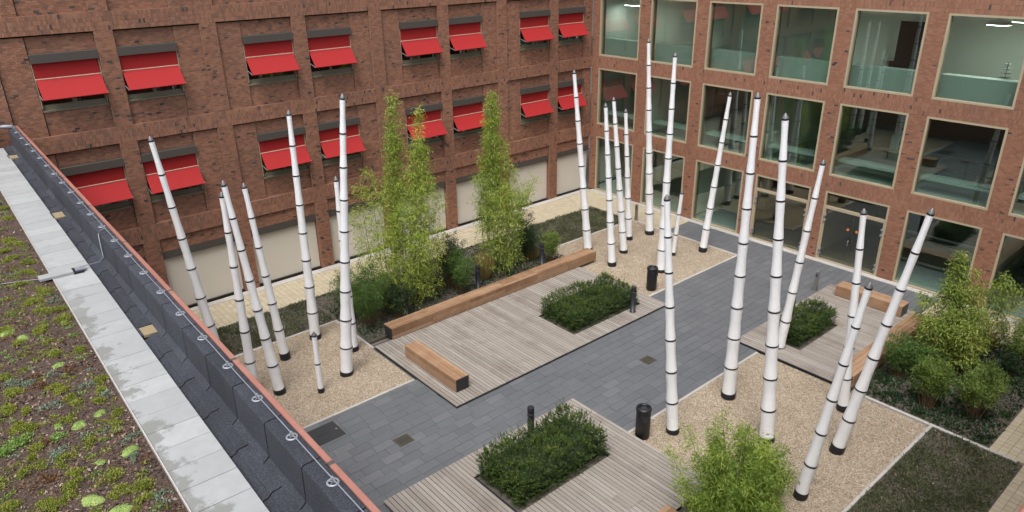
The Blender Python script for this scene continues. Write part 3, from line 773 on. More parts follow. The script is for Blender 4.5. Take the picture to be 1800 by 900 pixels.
# ------------------------------------------------------------------ white banded poles
POLES = [   # foot x, y; tip x, y, z; length of a segment; label
 (5.95, 22.11, 5.31, 22.26, 7.59, 1.03, 'leftmost white banded pole, leaning left, its foot hidden behind the copper edge'),
 (6.02, 19.37, 6.09, 19.35, 6.44, 1.04, 'upright white banded pole close behind the copper edge, its foot hidden by it'),
 (6.62, 18.92, 6.10, 19.09, 6.82, 0.955, 'white banded pole leaning left on the left gravel, its tip crossing the shorter upright one'),
 (7.61, 20.71, 7.24, 20.84, 6.10, 0.98, 'white banded pole at the back of the left gravel bed'),
 (8.99, 21.30, 9.11, 21.25, 7.93, 0.972, 'tall white banded pole with its foot hidden behind the shortest pole'),
 (7.58, 18.10, 7.60, 18.09, 2.07, 0.965, 'shortest white pole, two segments high, on the left gravel'),
 (8.67, 18.50, 9.37, 18.14, 8.77, 0.97, 'tallest white banded pole of the left gravel, left of the bamboo'),
 (9.59, 19.67, 9.64, 19.65, 6.07, 0.985, 'white banded pole mostly hidden behind the tallest pole of the left gravel'),
 (21.71, 20.35, 21.16, 20.90, 7.79, 0.97, 'white banded pole with its foot hidden behind the far end of the longest bench'),
 (21.26, 18.52, 20.91, 18.91, 6.82, 0.953, 'white banded pole on the far gravel nearest the end of the longest bench'),
 (22.70, 19.13, 22.22, 19.67, 6.77, 0.955, 'white banded pole on the far gravel, middle one of three of like height'),
 (24.05, 19.99, 23.76, 20.32, 5.97, 0.972, 'thin white banded pole on the far gravel beside the grey steel post'),
 (25.27, 19.79, 24.91, 20.23, 8.78, 0.958, 'tallest upright white pole on the far gravel, reaching the top floor glass'),
 (22.30, 16.75, 22.26, 16.80, 8.73, 0.962, 'tall white banded pole right behind the farther black bin'),
 (14.02, 9.72, 13.64, 10.23, 6.87, 0.967, 'white banded pole beside the nearer black bin'),
 (24.06, 17.49, 24.16, 17.36, 2.91, 0.935, 'short white pole, three segments high, on the far gravel'),
 (25.35, 16.87, 25.61, 16.47, 6.94, 0.965, 'white banded pole leaning right at the path corner of the far gravel'),
 (16.62, 9.68, 16.53, 9.84, 9.00, 0.982, 'tallest white banded pole on the near gravel, close to the slate path'),
 (15.64, 7.80, 15.33, 8.37, 8.88, 0.975, 'tall white banded pole in the middle of the near gravel'),
 (20.23, 10.14, 20.41, 9.75, 6.48, 1.07, 'white banded pole standing at the edge of the small deck, beside its hedge'),
 (18.51, 7.10, 18.35, 7.49, 6.08, 0.985, 'thin white banded pole crossed by a leaning pole, beside the small deck'),
 (14.27, 6.05, 14.48, 5.51, 5.90, 0.958, 'white banded pole leaning right with its foot nearest the bottom edge'),
 (16.59, 6.31, 16.87, 5.43, 6.98, 0.975, 'strongly leaning white banded pole, rightmost on the near gravel'),
]
for (bx, by, tx, ty, tz, sg, lab) in POLES:
    ax = Vector((tx - bx, ty - by, tz)); L = ax.length
    q = ax.to_track_quat('Z', 'Y')
    t = empty('banded_pole', (bx, by, 0), q.to_euler(), label=lab, cat='pole', group='white banded poles on the gravel')
    n = max(1, round((L - .15) / sg)); s0 = L - .09 - n * sg           # top band sits just under the cap
    fk = L / 7.0
    def rad(s): return 0.076 + 0.0152 * (L - s) * (1.0 if L > 3 else .75)
    s0 = max(.03, s0)
    MB().lathe([(rad(0) * 1.01, -.08), (rad(0) * 1.01, s0 + .10), (rad(0) * .96, s0 + .11)], 24).build('foot_collar', M['band'], t)
    for k in range(n):
        a, c = s0 + k * sg, s0 + (k + 1) * sg
        if k == 0: a = s0 + .085
        prof = []
        for j in range(11):
            u = j / 10; s_ = a + (c - a) * u
            w = 1.0 - 0.125 * math.sin(PI * min(1, u * 1.0)) ** 1.2 if k else 1.0 - 0.10 * math.sin(PI * (.25 + .75 * u))**1.2
            if u > .93: w *= 1.0
            prof.append((rad(s_) * w, s_))
        o = MB().lathe(prof, 24, .5).build('segment', M['white_sleeve'], t)
        if k < n - 1:
            rb = rad(c) * 1.035
            MB().lathe([(rb * .95, c - .026), (rb, c - .021), (rb, c + .018), (rb * .95, c + .024)], 24).build('band', M['band'], t)
    c = s0 + n * sg; rb = rad(c)
    MB().lathe([(rb * .98, c - .03), (rb * 1.06, c - .025), (rb * 1.06, c + .015), (rb * .98, c + .02)], 24).build('band', M['band'], t)
    MB().lathe([(rb * 1.02, c + .016), (rb * .90, c + .045), (rb * .52, c + .095), (rb * .22, c + .13), (rb * .03, c + .14)], 24).build('cap', M['cap'], t)

# ------------------------------------------------------------------ bins, bollard lights, posts, grates
for (x, y, lab) in ((13.22, 10.15, 'black round litter bin nearest the camera, at the corner of the near gravel'), (20.66, 15.92, 'black round litter bin farther away, in front of the tall pole on the far gravel')):
    t = empty('litter_bin', (x, y, 0), rot=(0, 0, rnd.uniform(0, 6)), label=lab, cat='bin', group='black litter bins')
    MB().lathe([(.17, 0), (.185, .02), (.185, .06), (.20, .07), (.20, .86), (.195, .87)], 28).build('body', M['bin_black'], t)
    MB().lathe([(.205, .87), (.215, .885), (.215, .93), (.20, .965), (.15, .985), (.13, .985), (.125, .90)], 28).build('rim', M['bin_black'], t)
    MB().box(-.07, .07, -.212, -.19, .60, .78).build('door_plate', M['dark_metal'], t)
    MB().lathe([(.12, .90), (.10, .93)], 20).build('liner', M['iron'], t)
BOL = [(10.80, 12.05, ZD, 'dark bollard light standing behind the largest hedge'), (18.54, 15.06, ZD, 'dark bollard light at the path corner of the middle hedge'),
       (15.66, 20.57, 0, 'dark bollard light behind the longest bench, beside the dry grass'), (12.30, 20.57, 0, 'dark bollard light behind the longest bench, under the left bamboo'),
       (19.04, 20.50, 0, 'dark bollard light behind the far end of the longest bench'), (22.85, 11.20, ZD, 'dark bollard light on the small deck, hidden behind a pole')]
for (x, y, z, lab) in BOL:
    t = empty('bollard_light', (x, y, z), label=lab, cat='bollard', group='dark bollard lights')
    MB().lathe([(.115, 0), (.115, .012), (.092, .014), (.092, .80)], 20).build('post', M['dark_metal'], t)
    MB().lathe([(.082, .80), (.082, .93)], 20).build('lens', M['zinc'], t)
    for k in range(4):
        z0 = .825 + k * .026; MB().lathe([(.094, z0), (.094, z0 + .017)], 20).build('louvre', M['dark_metal'], t)
    MB().lathe([(.095, .93), (.095, 1.0), (.087, 1.012)], 20).build('cap', M['dark_metal'], t)
for (x, y, lab) in ((25.24, 11.57, 'square grey steel post in front of the glazed doors'), (26.16, 21.37, 'square grey steel post at the yellow paving by the corner')):
    t = empty('steel_post', (x, y, 0), label=lab, cat='post', group='square steel posts')
    MB().bbox(-.055, .055, -.055, .055, 0, .80, .006).build('post', M['steel'], t)
    MB().bbox(-.058, .058, -.058, .058, .80, .84, .01).build('cap', M['steel'], t); MB().box(-.057, -.055, -.03, .03, .62, .74).build('button_plate', M['dark_metal'], t)
    MB().box(-.09, .09, -.09, .09, 0, .012).build('base_plate', M['steel'], t)
for (x, y, w, hh, mt, lab) in ((8.19, 14.40, .46, .40, 'brass', 'small square drain grate in the slate near the roof edge'), (16.46, 12.61, .44, .40, 'brass', 'small square drain grate in the slate between the decks')):
    t = empty('drain_grate', (x, y, .002), label=lab, cat='drain', group='square drain grates')
    b = MB()
    for q in ((-w / 2, w / 2, -hh / 2, -hh / 2 + .03), (-w / 2, w / 2, hh / 2 - .03, hh / 2), (-w / 2, -w / 2 + .03, -hh / 2 + .03, hh / 2 - .03), (w / 2 - .03, w / 2, -hh / 2 + .03, hh / 2 - .03)): b.box(*q, -.02, .008)
    b.build('frame', M[mt], t)
    MB().box(-w / 2 + .03, w / 2 - .03, -hh / 2 + .03, hh / 2 - .03, -.02, .001).build('sump', M['dark_room'], t)
    for k in range(7):
        xx = -w / 2 + .05 + k * (w - .1) / 6; MB().box(xx - .014, xx + .014, -hh / 2 + .03, hh / 2 - .03, 0, .006).build('bar', M[mt], t)
    for k in (-.3, .3): MB().box(-w / 2 + .03, w / 2 - .03, hh * k - .01, hh * k + .01, .001, .0065).build('bar', M[mt], t)
t = empty('access_cover', (6.62, 16.12, .002), label='dark rectangular access cover in the slate beside the left gravel', cat='cover')
MB().bbox(-.52, .52, -.40, .40, -.03, .008, .006).build('plate', M['iron'], t)
for xx in (-.42, .42): MB().lathe([(.03, .008), (.03, .011)], 12, .3, (xx, 0)).build('lifting_eye', M['zinc'], t)
MB().box(-.2, .2, -.02, .02, .008, .012).build('handle', M['dark_metal'], t)
t = empty('deck_hatch', (11.0, 8.72, ZD + .004), label='small square wooden hatch set in the nearest deck', cat='hatch')
for k in range(5): MB().bbox(-.28 + k * .112, -.28 + k * .112 + .10, -.26, .26, -.02, .012, .004, .40 + .05 * (k % 3)).build('board', M['wood_deck'], t)

# ------------------------------------------------------------------ the low building with the planted roof (west side)
low_b = empty('low_building', (0, 0, 0), label='low brick building with planted roof and copper edged black parapet', cat='building')
SK = 0.0112                                   # the parapet runs this much off the courtyard's own axis
ROT = (0, 0, -math.atan(SK))
par = empty('parapet', (0, 0, 0), ROT); par.parent = low_b
ZP = 7.72
YE = 26.1
MB().box(2.10, 2.30, 0.9, YE + .3, 0, ZP - .06).build('outer_wall', M['brick_far'], par)
MB().box(-12, 2.09, 0.9, YE + .4, 6.4, 7.06).build('roof_slab', M['dark_room'], low_b)
seams = [5.87 + .948 * k for k in range(-5, 22)]
def strip(prof, y0, y1, lift):
    """a felt sheet: profile (x, z) swept from y0 to y1, its near end lapped over the next sheet"""
    vs, fs = [], []; n = len(prof)
    ny = 6
    for j in range(ny + 1):
        y = y0 + (y1 - y0) * j / ny; e = lift * (1 - j / ny) ** 1.0
        for i, (x, z) in enumerate(prof):
            w = .003 * math.sin(y * 9 + x * 13) + .002 * math.sin(y * 23 + i)
            vs.append((x - e * .3 + w * .4, y, z + e + w))
    for j in range(ny):
        for i in range(n - 1): fs.append((j * n + i, j * n + i + 1, (j + 1) * n + i + 1, (j + 1) * n + i))
    b0 = len(vs); vs += [(x, y, z - .012) for x, y, z in vs[:n]]
    for i in range(n - 1): fs.append((i, b0 + i, b0 + i + 1, i + 1))
    return vs, fs
P1 = [(2.29, ZP - .02), (2.265, ZP), (2.09, ZP - .004), (2.073, ZP - .015), (2.066, ZP - .05), (2.062, 7.40), (2.058, 7.265), (2.04, 7.245), (1.985, 7.205)]
P2 = [(1.992, 7.196), (1.975, 7.190), (1.88, 7.180), (1.862, 7.172), (1.848, 7.150), (1.83, 7.135), (1.80, 7.125), (1.70, 7.115), (1.60, 7.10)]
for i in range(len(seams) - 1):
    vs, fs = strip(P1, seams[i] + .007, seams[i + 1] - .007, .005)
    b = MB(); b.add(vs, fs, rnd.uniform(.42, .62), False); b.build('parapet_sheet', M['bitumen'], par)
    s0 = seams[i] + .47
    vs, fs = strip(P2, s0 + .006, min(s0 + .936, YE), .004)
    b = MB(); b.add(vs, fs, rnd.uniform(.36, .58), False); b.build('gutter_sheet', M['bitumen'], par)
b = MB(); b.box(1.62, 2.05, .9, YE, 7.02, 7.085); b.box(2.06 + .02, 2.25, .9, YE, 7.05, ZP - .035); b.build('parapet_core', M['dark_room'], par)
# copper edge with joint clips
cj = [0.4 + 2.65 * k for k in range(0, 10)] + [YE]
for i in range(len(cj) - 1):
    y0, y1 = cj[i] + .03, cj[i + 1] - .03
    b = MB(); b.bbox(2.278, 2.342, y0, y1, ZP - .14, ZP + .022, .006, rnd.uniform(.4, .65)); b.build('copper_trim', M['copper'], par)
    b = MB(); b.bbox(2.276, 2.345, y1, y1 + .06, ZP - .145, ZP + .018, .004); b.build('joint_clip', M['cassette'], par)
    k = y0 + .25
    while k < y1:
        MB().lathe([(.008, 0), (.008, .005), (.003, .007)], 8, .5).build('rivet', M['copper'], par, (2.312, k, ZP + .022)); k += .55 if k < 9 else 99
# rounded far end: parapet turns along the facade
pts = [(2.2 - .0, YE - .25 + .0, ZP)] ; b = MB()
for k in range(9):
    a = PI / 2 * k / 8; pts.append((1.9 + .28 * math.cos(a), YE - .28 + .28 * math.sin(a), ZP))
b.box(-9, 1.95, YE - .22, YE + .1, 7.0, ZP + .0); b.build('return_parapet', M['bitumen'], low_b)
b = MB(); b.tube([(1.2, YE - .05, ZP + .03)] + [(p[0] + .32, p[1] + .02, p[2] + .03) for p in reversed(pts[1:])], .055, 8); b.build('corner_capping', M['zinc'], low_b)
MB().box(-9, 1.9, YE - .26, YE - .225, 7.1, 7.62).build('return_lining', M['cutout'], low_b)
# beige outlets in the gutter
for y, w in ((10.98, .30), (17.9, .42), (24.4, .42)):
    o = empty('roof_outlet', (1.93, y, 7.19), ROT, None); o.parent = low_b; o.location = (1.93 + SK * y, y, 7.19)
    b = MB(); b.box(-.14, .12, -w / 2, w / 2, -.03, .012); b.build('outlet_tray', M['cutout'], o)
    b = MB(); b.box(-.17, .14, w / 2, w / 2 + .03, -.03, .03); b.box(-.17, -.14, -w / 2, w / 2, -.03, .02); b.build('outlet_edge', M['bitumen'], o)
# pale slabs
slab_m = [MB().bbox(-.5, .5, -.5, .5, -1, 0, .006, tn).mesh('roof_slab_stone', M['slab']) for tn in (.3, .42, .5, .58, .7)]
srot = (0, 0, -math.atan(.015)); pitch = .428; k = 0; y = 3.3
while y < YE - .5:
    for xa, ww in ((1.10, .61),):
        link(rnd.choice(slab_m), 'walkway_slab', low_b, (xa + ww / 2 + .015 * y, y, 7.205 + rnd.uniform(-.002, .003)), (ww - .003, pitch - .007, .05), srot)
    y += pitch
MB().box(.3, 1.70, .9, YE - .3, 7.06, 7.135).build('drainage_bed', M['dark_room'], low_b)
b = MB()
nseg = 24
for j in range(nseg):
    y0, y1 = .9 + (YE - 1.2) * j / nseg, .9 + (YE - 1.2) * (j + 1) / nseg
    b.add([(1.082 + .015 * y0, y0, 7.08), (1.096 + .015 * y0, y0, 7.08), (1.096 + .015 * y1, y1, 7.08), (1.082 + .015 * y1, y1, 7.08),
           (1.082 + .015 * y0, y0, 7.212), (1.096 + .015 * y0, y0, 7.212), (1.096 + .015 * y1, y1, 7.212), (1.082 + .015 * y1, y1, 7.212)], BOXF, .6)
b.build('edge_profile', M['kerb'], low_b)

# planted roof soil: a gently uneven sheet
vs, fs = [], []; NX, NY = 40, 90
for j in range(NY + 1):
    y = .9 + (YE - 1.3) * j / NY
    for i in range(NX + 1):
        x = -9 + (10.08 + .015 * y) * i / NX
        e = float(fnoise(x, y, .5, 2) - .5) * .035 + float(fnoise(x, y, .16, 4) - .5) * .015
        vs.append((x, y, 7.17 + (e if i < NX else -.01)))
for j in range(NY):
    for i in range(NX): a = j * (NX + 1) + i; fs.append((a, a + 1, a + NX + 2, a + NX + 1))
b = MB(); b.add(vs, fs, .42, True); b.build('roof_soil', M['substrate'], kind='structure')
n = 26000
xy = np.stack([rng.uniform(-2.2, 1.45, n), 1 / rng.uniform(1 / 24.0, 1 / 5.0, n)], 1)
xy = xy[xy[:, 0] < 1.06 + .015 * xy[:, 1]]; n = len(xy)
sz = rng.uniform(.005, .014, n) * (1 + xy[:, 1] * .04); an = rng.uniform(0, 2 * PI, n)
ctr = np.stack([xy[:, 0], xy[:, 1], 7.178 + (fnoise(xy[:, 0], xy[:, 1], .5, 2) - .5) * .035 + (fnoise(xy[:, 0], xy[:, 1], .16, 4) - .5) * .015], 1)
def loose_quads(ctr, size, elong, tilt):
    n = len(ctr); a = rng.uniform(0, 2 * PI, n)
    u = np.stack([np.cos(a), np.sin(a), rng.normal(0, tilt, n)], 1) * (size * elong)[:, None]
    v = np.stack([-np.sin(a), np.cos(a), rng.normal(0, tilt, n)], 1) * size[:, None]
    return np.stack([ctr - u, ctr + v * .8, ctr + u, ctr - v], 1)
o = link(quads_mesh('roof_gravel', loose_quads(ctr, sz, 1.5, .5), rng.random(n), M['chip']), 'roof_gravel'); o['kind'] = 'stuff'

# cable block across the slabs and lightning conductor
t = empty('cable_block', (1.43, 14.18, 7.21), srot, label='pale concrete strip laid across the roof slabs, carrying a cable', cat='block')
MB().bbox(-.33, .20, -.10, .10, 0, .05, .008, .35).build('concrete_strip', M['slab'], t)
MB().box(.20, .36, -.14, .13, 0, .03).build('bracket', M['bin_black'], t); MB().box(.24, .40, -.09, .06, .031, .055).build('clamp', M['zinc'], t)
t = empty('lightning_conductor', (0, 0, 0), ROT, label='thin pale lightning conductor wire on ring holders along the black parapet', cat='wire')
XC = 2.195
MB().tube([(XC, y, ZP + .055 + .004 * math.sin(y * 3)) for y in np.arange(3.0, YE - .3, .45)], .0065, 6).build('wire', M['zinc'], t)
MB().tube([(XC, 14.55, ZP + .05), (2.10, 14.52, ZP + .035), (2.055, 14.50, ZP - .02), (2.03, 14.40, 7.45), (2.02, 14.32, 7.30), (1.93, 14.25, 7.26), (1.60, 14.2, 7.27)], .008, 6).build('down_wire', M['zinc'], t)
MB().tube([(.98, 14.15, 7.24), (.7, 14.4, 7.2), (.2, 14.6, 7.19), (-.8, 14.2, 7.19)], .006, 6).build('roof_wire', M['zinc'], t)
ringv, ringf = [], []
for k in range(20):
    a = 2 * PI * k / 20
    for rr_, zz in ((.044, .004), (.049, .014), (.060, .014), (.065, .004)): ringv.append((rr_ * math.cos(a), rr_ * math.sin(a), zz))
for k in range(20):
    l = (k + 1) % 20
    for j in range(3): ringf.append((k * 4 + j, l * 4 + j, l * 4 + j + 1, k * 4 + j + 1))
b = MB(); b.add(ringv, ringf, .6, True)
for a in (.6, .6 + PI / 2, .6 + PI, .6 + 3 * PI / 2): b.tube([(0, 0, .012), (.046 * math.cos(a), .046 * math.sin(a), .010)], .005, 5)
b.tube([(0, 0, 0), (0, 0, .05)], .010, 6); b.box(-.012, .012, -.016, .016, .045, .07)
hm = b.mesh('wire_holder', M['zinc'])
for k in range(25): link(hm, 'wire_holder', t, (XC, 3.56 + .9385 * k, ZP))

# ------------------------------------------------------------------ the building below the camera (south side)
south = empty('camera_side_building', (0, 0, 0), label='brick building at the bottom right corner, only its copper roof edge showing', cat='building')
MB().box(2.0, 42, -6, .20, -.1, 10.85).build('outer_wall', M['brick_far'], south)
MB().box(2.0, 42, -6, .02, 10.85, 10.90).build('roof_felt', M['bitumen'], south)
MB().bbox(2.0, 42, .03, .19, 10.85, 10.99, .01).build('parapet_capping', M['zinc'], south)
MB().bbox(2.0, 42, .195, .29, 10.80, 11.0, .01).build('copper_trim', M['copper'], south)

# ------------------------------------------------------------------ plants
def norm(a): return a / np.maximum(np.linalg.norm(a, axis=1, keepdims=True), 1e-9)
def leaves(base, direc, length, width, roll_jit=1.0):
    """rhombic leaves: base (N,3), direction (N,3), length (N), width (N)"""
    n = len(base); dv = norm(direc); rv = rng.normal(0, 1, (n, 3)) * roll_jit; rv[:, 2] *= .35
    sv = norm(np.cross(dv, np.cross(rv, dv) + np.array([0, 0, .6])))
    tip = base + dv * length[:, None]; tip[:, 2] -= length * .12
    mid = base + dv * (length * .42)[:, None]; h = sv * (width * .5)[:, None]
    return np.stack([base, mid + h, tip, mid - h], 1)

def bez(p0, p1, p2, t):
    t = t[:, None]; return (1 - t) ** 2 * p0 + 2 * t * (1 - t) * p1 + t ** 2 * p2

def stems_plant(name, origin, stems, mat, stem_mat, label, cat, group=None, leaf=(.11, .022), droop=-.35, spread=.09, outward=.7, stem_r=.008, tone=.45, per_branch=9):
    """stems: (p0, p1, p2, radius of foliage low, radius high, t0, branches, tone shift) in local coordinates"""
    t = empty(name, origin, label=label, cat=cat, group=group)
    LV, LT = [], []
    for (p0, p1, p2, r0, r1, t0, nb, ts) in stems:
        p0, p1, p2 = np.array(p0, float), np.array(p1, float), np.array(p2, float)
        u = np.linspace(0, 1, 8); pts = bez(p0, p1, p2, u)
        MB().tube([tuple(p) for p in pts], [stem_r * (1 - .75 * x) for x in u], 5, rnd.uniform(.3, .7), False).build('stem', stem_mat, t)
        tt = t0 + (1 - t0) * rng.random(nb) ** .9
        c = bez(p0, p1, p2, tt); az = rng.uniform(0, 2 * PI, nb)
        q = (tt - t0) / (1 - t0)
        rad = (r0 + (r1 - r0) * q) * np.sqrt(rng.random(nb)) * (1 - .55 * np.clip((q - .8) / .2, 0, 1))
        od = np.stack([np.cos(az), np.sin(az), rng.normal(.25, .3, nb)], 1)
        bc = c + od * rad[:, None]
        btone = rng.normal(0, .13, nb) + ts + .10 * (fnoise(bc[:, 0] + bc[:, 2], bc[:, 1] - bc[:, 2], .5, 9) - .5) * 2
        m = per_branch
        B = np.repeat(bc, m, 0) + rng.normal(0, spread, (nb * m, 3)) * np.array([1, 1, .8])
        D = np.repeat(od, m, 0) * outward + rng.normal(0, .55, (nb * m, 3)); D[:, 2] += droop
        ln = leaf[0] * rng.uniform(.65, 1.3, nb * m); wd = leaf[1] * rng.uniform(.75, 1.3, nb * m)
        B[:, 2] = np.maximum(B[:, 2], .05)
        LV.append(leaves(B, D, ln, wd)); LT.append(np.clip(tone + np.repeat(btone, m) + rng.normal(0, .10, nb * m), 0, 1))
    o = link(quads_mesh('foliage', np.concatenate(LV), np.concatenate(LT), mat), 'foliage', t); return t

def rel(o, p): return (p[0] - o[0], p[1] - o[1], p[2])
def bamboo(origin, culms, label, mat='bamboo', tone=.45, leaf=(.13, .026), name='bamboo', group='bamboo clumps'):
    st = []
    for (b, tp, r0, r1, t0, nb, ts) in culms:
        b3 = rel(origin, (b[0], b[1], 0)); t3 = rel(origin, tp)
        mid = ((b3[0] + t3[0]) / 2 + rnd.uniform(-.12, .12) + (b3[0] - t3[0]) * .2, (b3[1] + t3[1]) / 2 + rnd.uniform(-.12, .12) + (b3[1] - t3[1]) * .2, t3[2] * .55)
        st.append((b3, mid, t3, r0, r1, t0, nb, ts))
    return stems_plant(name, (origin[0], origin[1], -.01), st, M[mat], M['culm'], label, 'bamboo', group, leaf, tone=tone, stem_r=.016)

# left bamboo: a dense pair of spires over a broad skirt
A = []
A += [((12.75, 21.95), (13.14, 21.76, 7.85), .42, .20, .14, 330, -.05), ((12.62, 21.75), (12.95, 21.65, 6.9), .42, .24, .14, 280, -.09), ((12.9, 22.1), (13.25, 21.9, 6.3), .42, .25, .2, 240, -.02)]
A += [((13.35, 21.6), (13.85, 21.22, 7.35), .45, .14, .2, 250, .22), ((13.5, 21.4), (13.85, 21.2, 5.9), .5, .28, .15, 280, .06), ((13.2, 21.3), (13.6, 21.1, 6.3), .5, .24, .2, 240, .04)]
for (dx, dy, h, ts) in ((-1.15, .35, 5.0, .05), (-.75, -.15, 4.7, .10), (-1.4, .1, 4.2, .12), (-.3, -.75, 4.3, .02), (.2, -.9, 4.6, .14), (.75, -.75, 4.9, .10), (1.0, -.25, 5.1, .0), (1.25, -.5, 4.2, .06), (.45, -.3, 5.2, .06), (-.6, .6, 5.3, -.04), (-.05, -.35, 4.9, .0), (-.9, -.6, 3.6, .08), (.95, -1.0, 3.3, .16), (.0, -1.25, 3.3, .08)):
    A.append(((12.75 + dx * .72, 21.6 + dy * .75), (12.85 + dx * 1.12, 21.5 + dy * 1.12, h), .60, .34, .08, 125, ts))
bamboo((12.8, 21.5), A, 'broad yellow green bamboo with two tall tips, behind the left half of the longest bench', tone=.58)
B_ = [((16.9, 21.5), (17.15, 21.22, 7.42), .36, .24, .28, 330, -.06), ((17.05, 21.6), (17.3, 21.35, 7.0), .36, .25, .25, 300, .0), ((16.8, 21.35), (17.05, 21.2, 6.5), .36, .26, .25, 270, -.04), ((17.2, 21.3), (17.5, 21.1, 5.6), .42, .28, .2, 230, .04)]
for (dx, dy, h, ts) in ((-.75, .2, 4.3, .0), (-.5, -.3, 3.8, .05), (.35, -.35, 4.6, .06), (.75, -.15, 4.4, .03), (.95, -.5, 3.8, .10), (.25, -.65, 3.6, .14), (-.15, -.5, 3.9, .10), (.6, .35, 4.8, -.03), (1.05, .1, 3.4, .02), (-.3, .3, 5.0, -.02)):
    B_.append(((17.05 + dx * .65, 21.2 + dy * .7), (17.15 + dx * 1.05, 21.15 + dy * 1.1, h), .52, .30, .10, 115, ts))
B_.append(((17.5, 20.95), (18.45, 20.25, 4.15), .14, .26, .45, 55, .05)); B_.append(((17.4, 21.1), (18.2, 20.5, 3.6), .16, .26, .4, 60, .05))
bamboo((17.1, 21.2), B_, 'bamboo with one tall tip and a stray side branch, behind the longest bench', tone=.56)
# nearest bamboo, at the bottom edge
F_ = []
for k in range(26):
    a = rnd.uniform(0, 2 * PI); q = math.sqrt(rnd.random()) * 1.15
    bx, by = 11.85 + q * .5 * math.cos(a), 6.35 + q * .5 * math.sin(a)
    F_.append(((bx, by), (11.95 + q * 1.25 * math.cos(a), 6.5 + q * 1.1 * math.sin(a), 2.55 - .75 * q * q + rnd.uniform(-.35, .35)), .30, .15, .12, 125, rnd.uniform(-.14, .10)))
F_ += [((12.0, 6.6), (11.9, 7.05, 3.2), .10, .09, .60, 22, .0), ((11.9, 6.8), (12.2, 7.35, 2.6), .18, .10, .3, 45, .02), ((11.5, 6.9), (11.25, 7.95, 2.0), .13, .15, .35, 36, .25), ((11.6, 6.9), (11.5, 7.6, 2.6), .17, .10, .3, 50, .05), ((12.1, 6.5), (12.75, 6.9, 2.5), .18, .10, .3, 50, .0)]
bamboo((12.0, 6.4), F_, 'bushy bamboo nearest the camera, cut off by the bottom edge', tone=.40, leaf=(.115, .021))

# right bed bamboo
R_ = [((23.0, 6.5), (22.6, 6.9, 2.4), .5, .3, .1, 160, .05), ((22.6, 6.3), (22.2, 6.5, 1.9), .5, .3, .1, 150, .10), ((23.3, 6.2), (23.27, 6.41, 3.75), .40, .16, .2, 170, .0), ((23.5, 6.0), (23.6, 6.1, 3.2), .45, .26, .15, 170, .22), ((23.1, 6.1), (22.95, 6.4, 2.9), .42, .25, .15, 160, .0), ((23.7, 5.7), (24.12, 5.31, 3.1), .40, .24, .2, 160, -.02),
      ((23.9, 5.6), (24.5, 5.0, 2.7), .36, .24, .2, 120, .02), ((22.9, 5.9), (22.55, 6.1, 2.2), .42, .28, .1, 140, .04), ((23.2, 5.6), (23.0, 5.4, 2.3), .45, .28, .1, 150, .14), ((22.8, 5.6), (22.45, 5.45, 1.9), .42, .28, .1, 130, .16), ((23.6, 6.3), (23.9, 6.5, 2.4), .42, .28, .1, 140, -.04), ((23.3, 5.9), (23.4, 5.8, 2.8), .42, .28, .1, 150, .06)]
bamboo((23.3, 5.9), R_, 'olive green bamboo in the right planting bed, in front of the glazed wall', 'bamboo_dim', tone=.46, leaf=(.13, .032))

def vase(name, x, y, h, rr, ns, mat, stem_mat, label, cat, group=None, leaf=(.07, .022), nb=34, t0=.25, lean=0.75, fol=(.10, .16), droop=-.05, tone=.45, per=9, spread=.055):
    st = []
    for k in range(ns):
        a = rnd.uniform(0, 2 * PI); q = math.sqrt(rnd.random())
        b = (q * rr * .28 * math.cos(a), q * rr * .28 * math.sin(a), 0); hh = h * (1 - .28 * q * q) * rnd.uniform(.82, 1.04)
        tp = (q * rr * math.cos(a), q * rr * math.sin(a), hh); md = (tp[0] * (1 - lean * .6) + b[0] * .3, tp[1] * (1 - lean * .6) + b[1] * .3, hh * .6)
        st.append((b, md, tp, fol[0], fol[1], t0, nb, rnd.uniform(-.12, .12)))
    return stems_plant(name, (x, y, -.01), st, mat, stem_mat, label, cat, group, leaf, droop=droop, spread=spread, stem_r=.010, tone=tone, per_branch=per)
fern, fl, dk = M['fern'], M['fern_light'], M['darkleaf']; sb_ = M['stem_brown']
vase('shrub', 11.0, 20.9, 2.35, 1.05, 26, fern, sb_, 'large dark green shrub at the left end of the longest bench', 'shrub', nb=42, tone=.42)
vase('shrub', 10.75, 22.0, 1.9, .75, 16, fern, sb_, 'dark green shrub at the back of the bed, touching the tall pole', 'shrub', nb=36, tone=.36)
vase('shrub', 12.0, 20.6, 1.5, .6, 12, dk, sb_, 'low dark shrub between the large shrub and the left bamboo', 'shrub', nb=34, tone=.5)
vase('shrub', 14.85, 21.5, 2.5, .75, 16, dk, sb_, 'upright dark shrub between the two bamboos, at the back of the bed', 'shrub', nb=38, tone=.6)
vase('shrub', 14.95, 20.75, 1.95, .68, 18, fern, sb_, 'mid green shrub between the two bamboos, close to the longest bench', 'shrub', nb=40, tone=.58)
vase('shrub', 15.5, 21.9, 1.7, .6, 12, fern, sb_, 'rear green shrub beside the dry grass tuft', 'shrub', nb=34, tone=.40)
vase('shrub', 19.35, 21.75, 2.0, .55, 16, dk, sb_, 'tall dark bushy shrub at the right end of the bamboo bed', 'shrub', nb=40, tone=.52, t0=.1)
vase('shrub', 18.9, 21.3, 1.5, .5, 10, dk, sb_, 'dark shrub tucked between the right bamboo and the tall dark shrub', 'shrub', nb=34, tone=.48)
vase('shrub', 19.62, 20.62, 1.5, .42, 15, fl, sb_, 'small light green shrub by the far end of the longest bench', 'shrub', nb=36, tone=.44)
vase('shrub', 21.4, 6.85, 1.5, .68, 18, fern, sb_, 'dark green shrub beside the bench of the small deck', 'shrub', nb=36, tone=.38)
vase('shrub', 22.1, 6.3, 1.15, .68, 14, fern, sb_, 'low green shrub in front of the olive bamboo', 'shrub', nb=32, tone=.46)
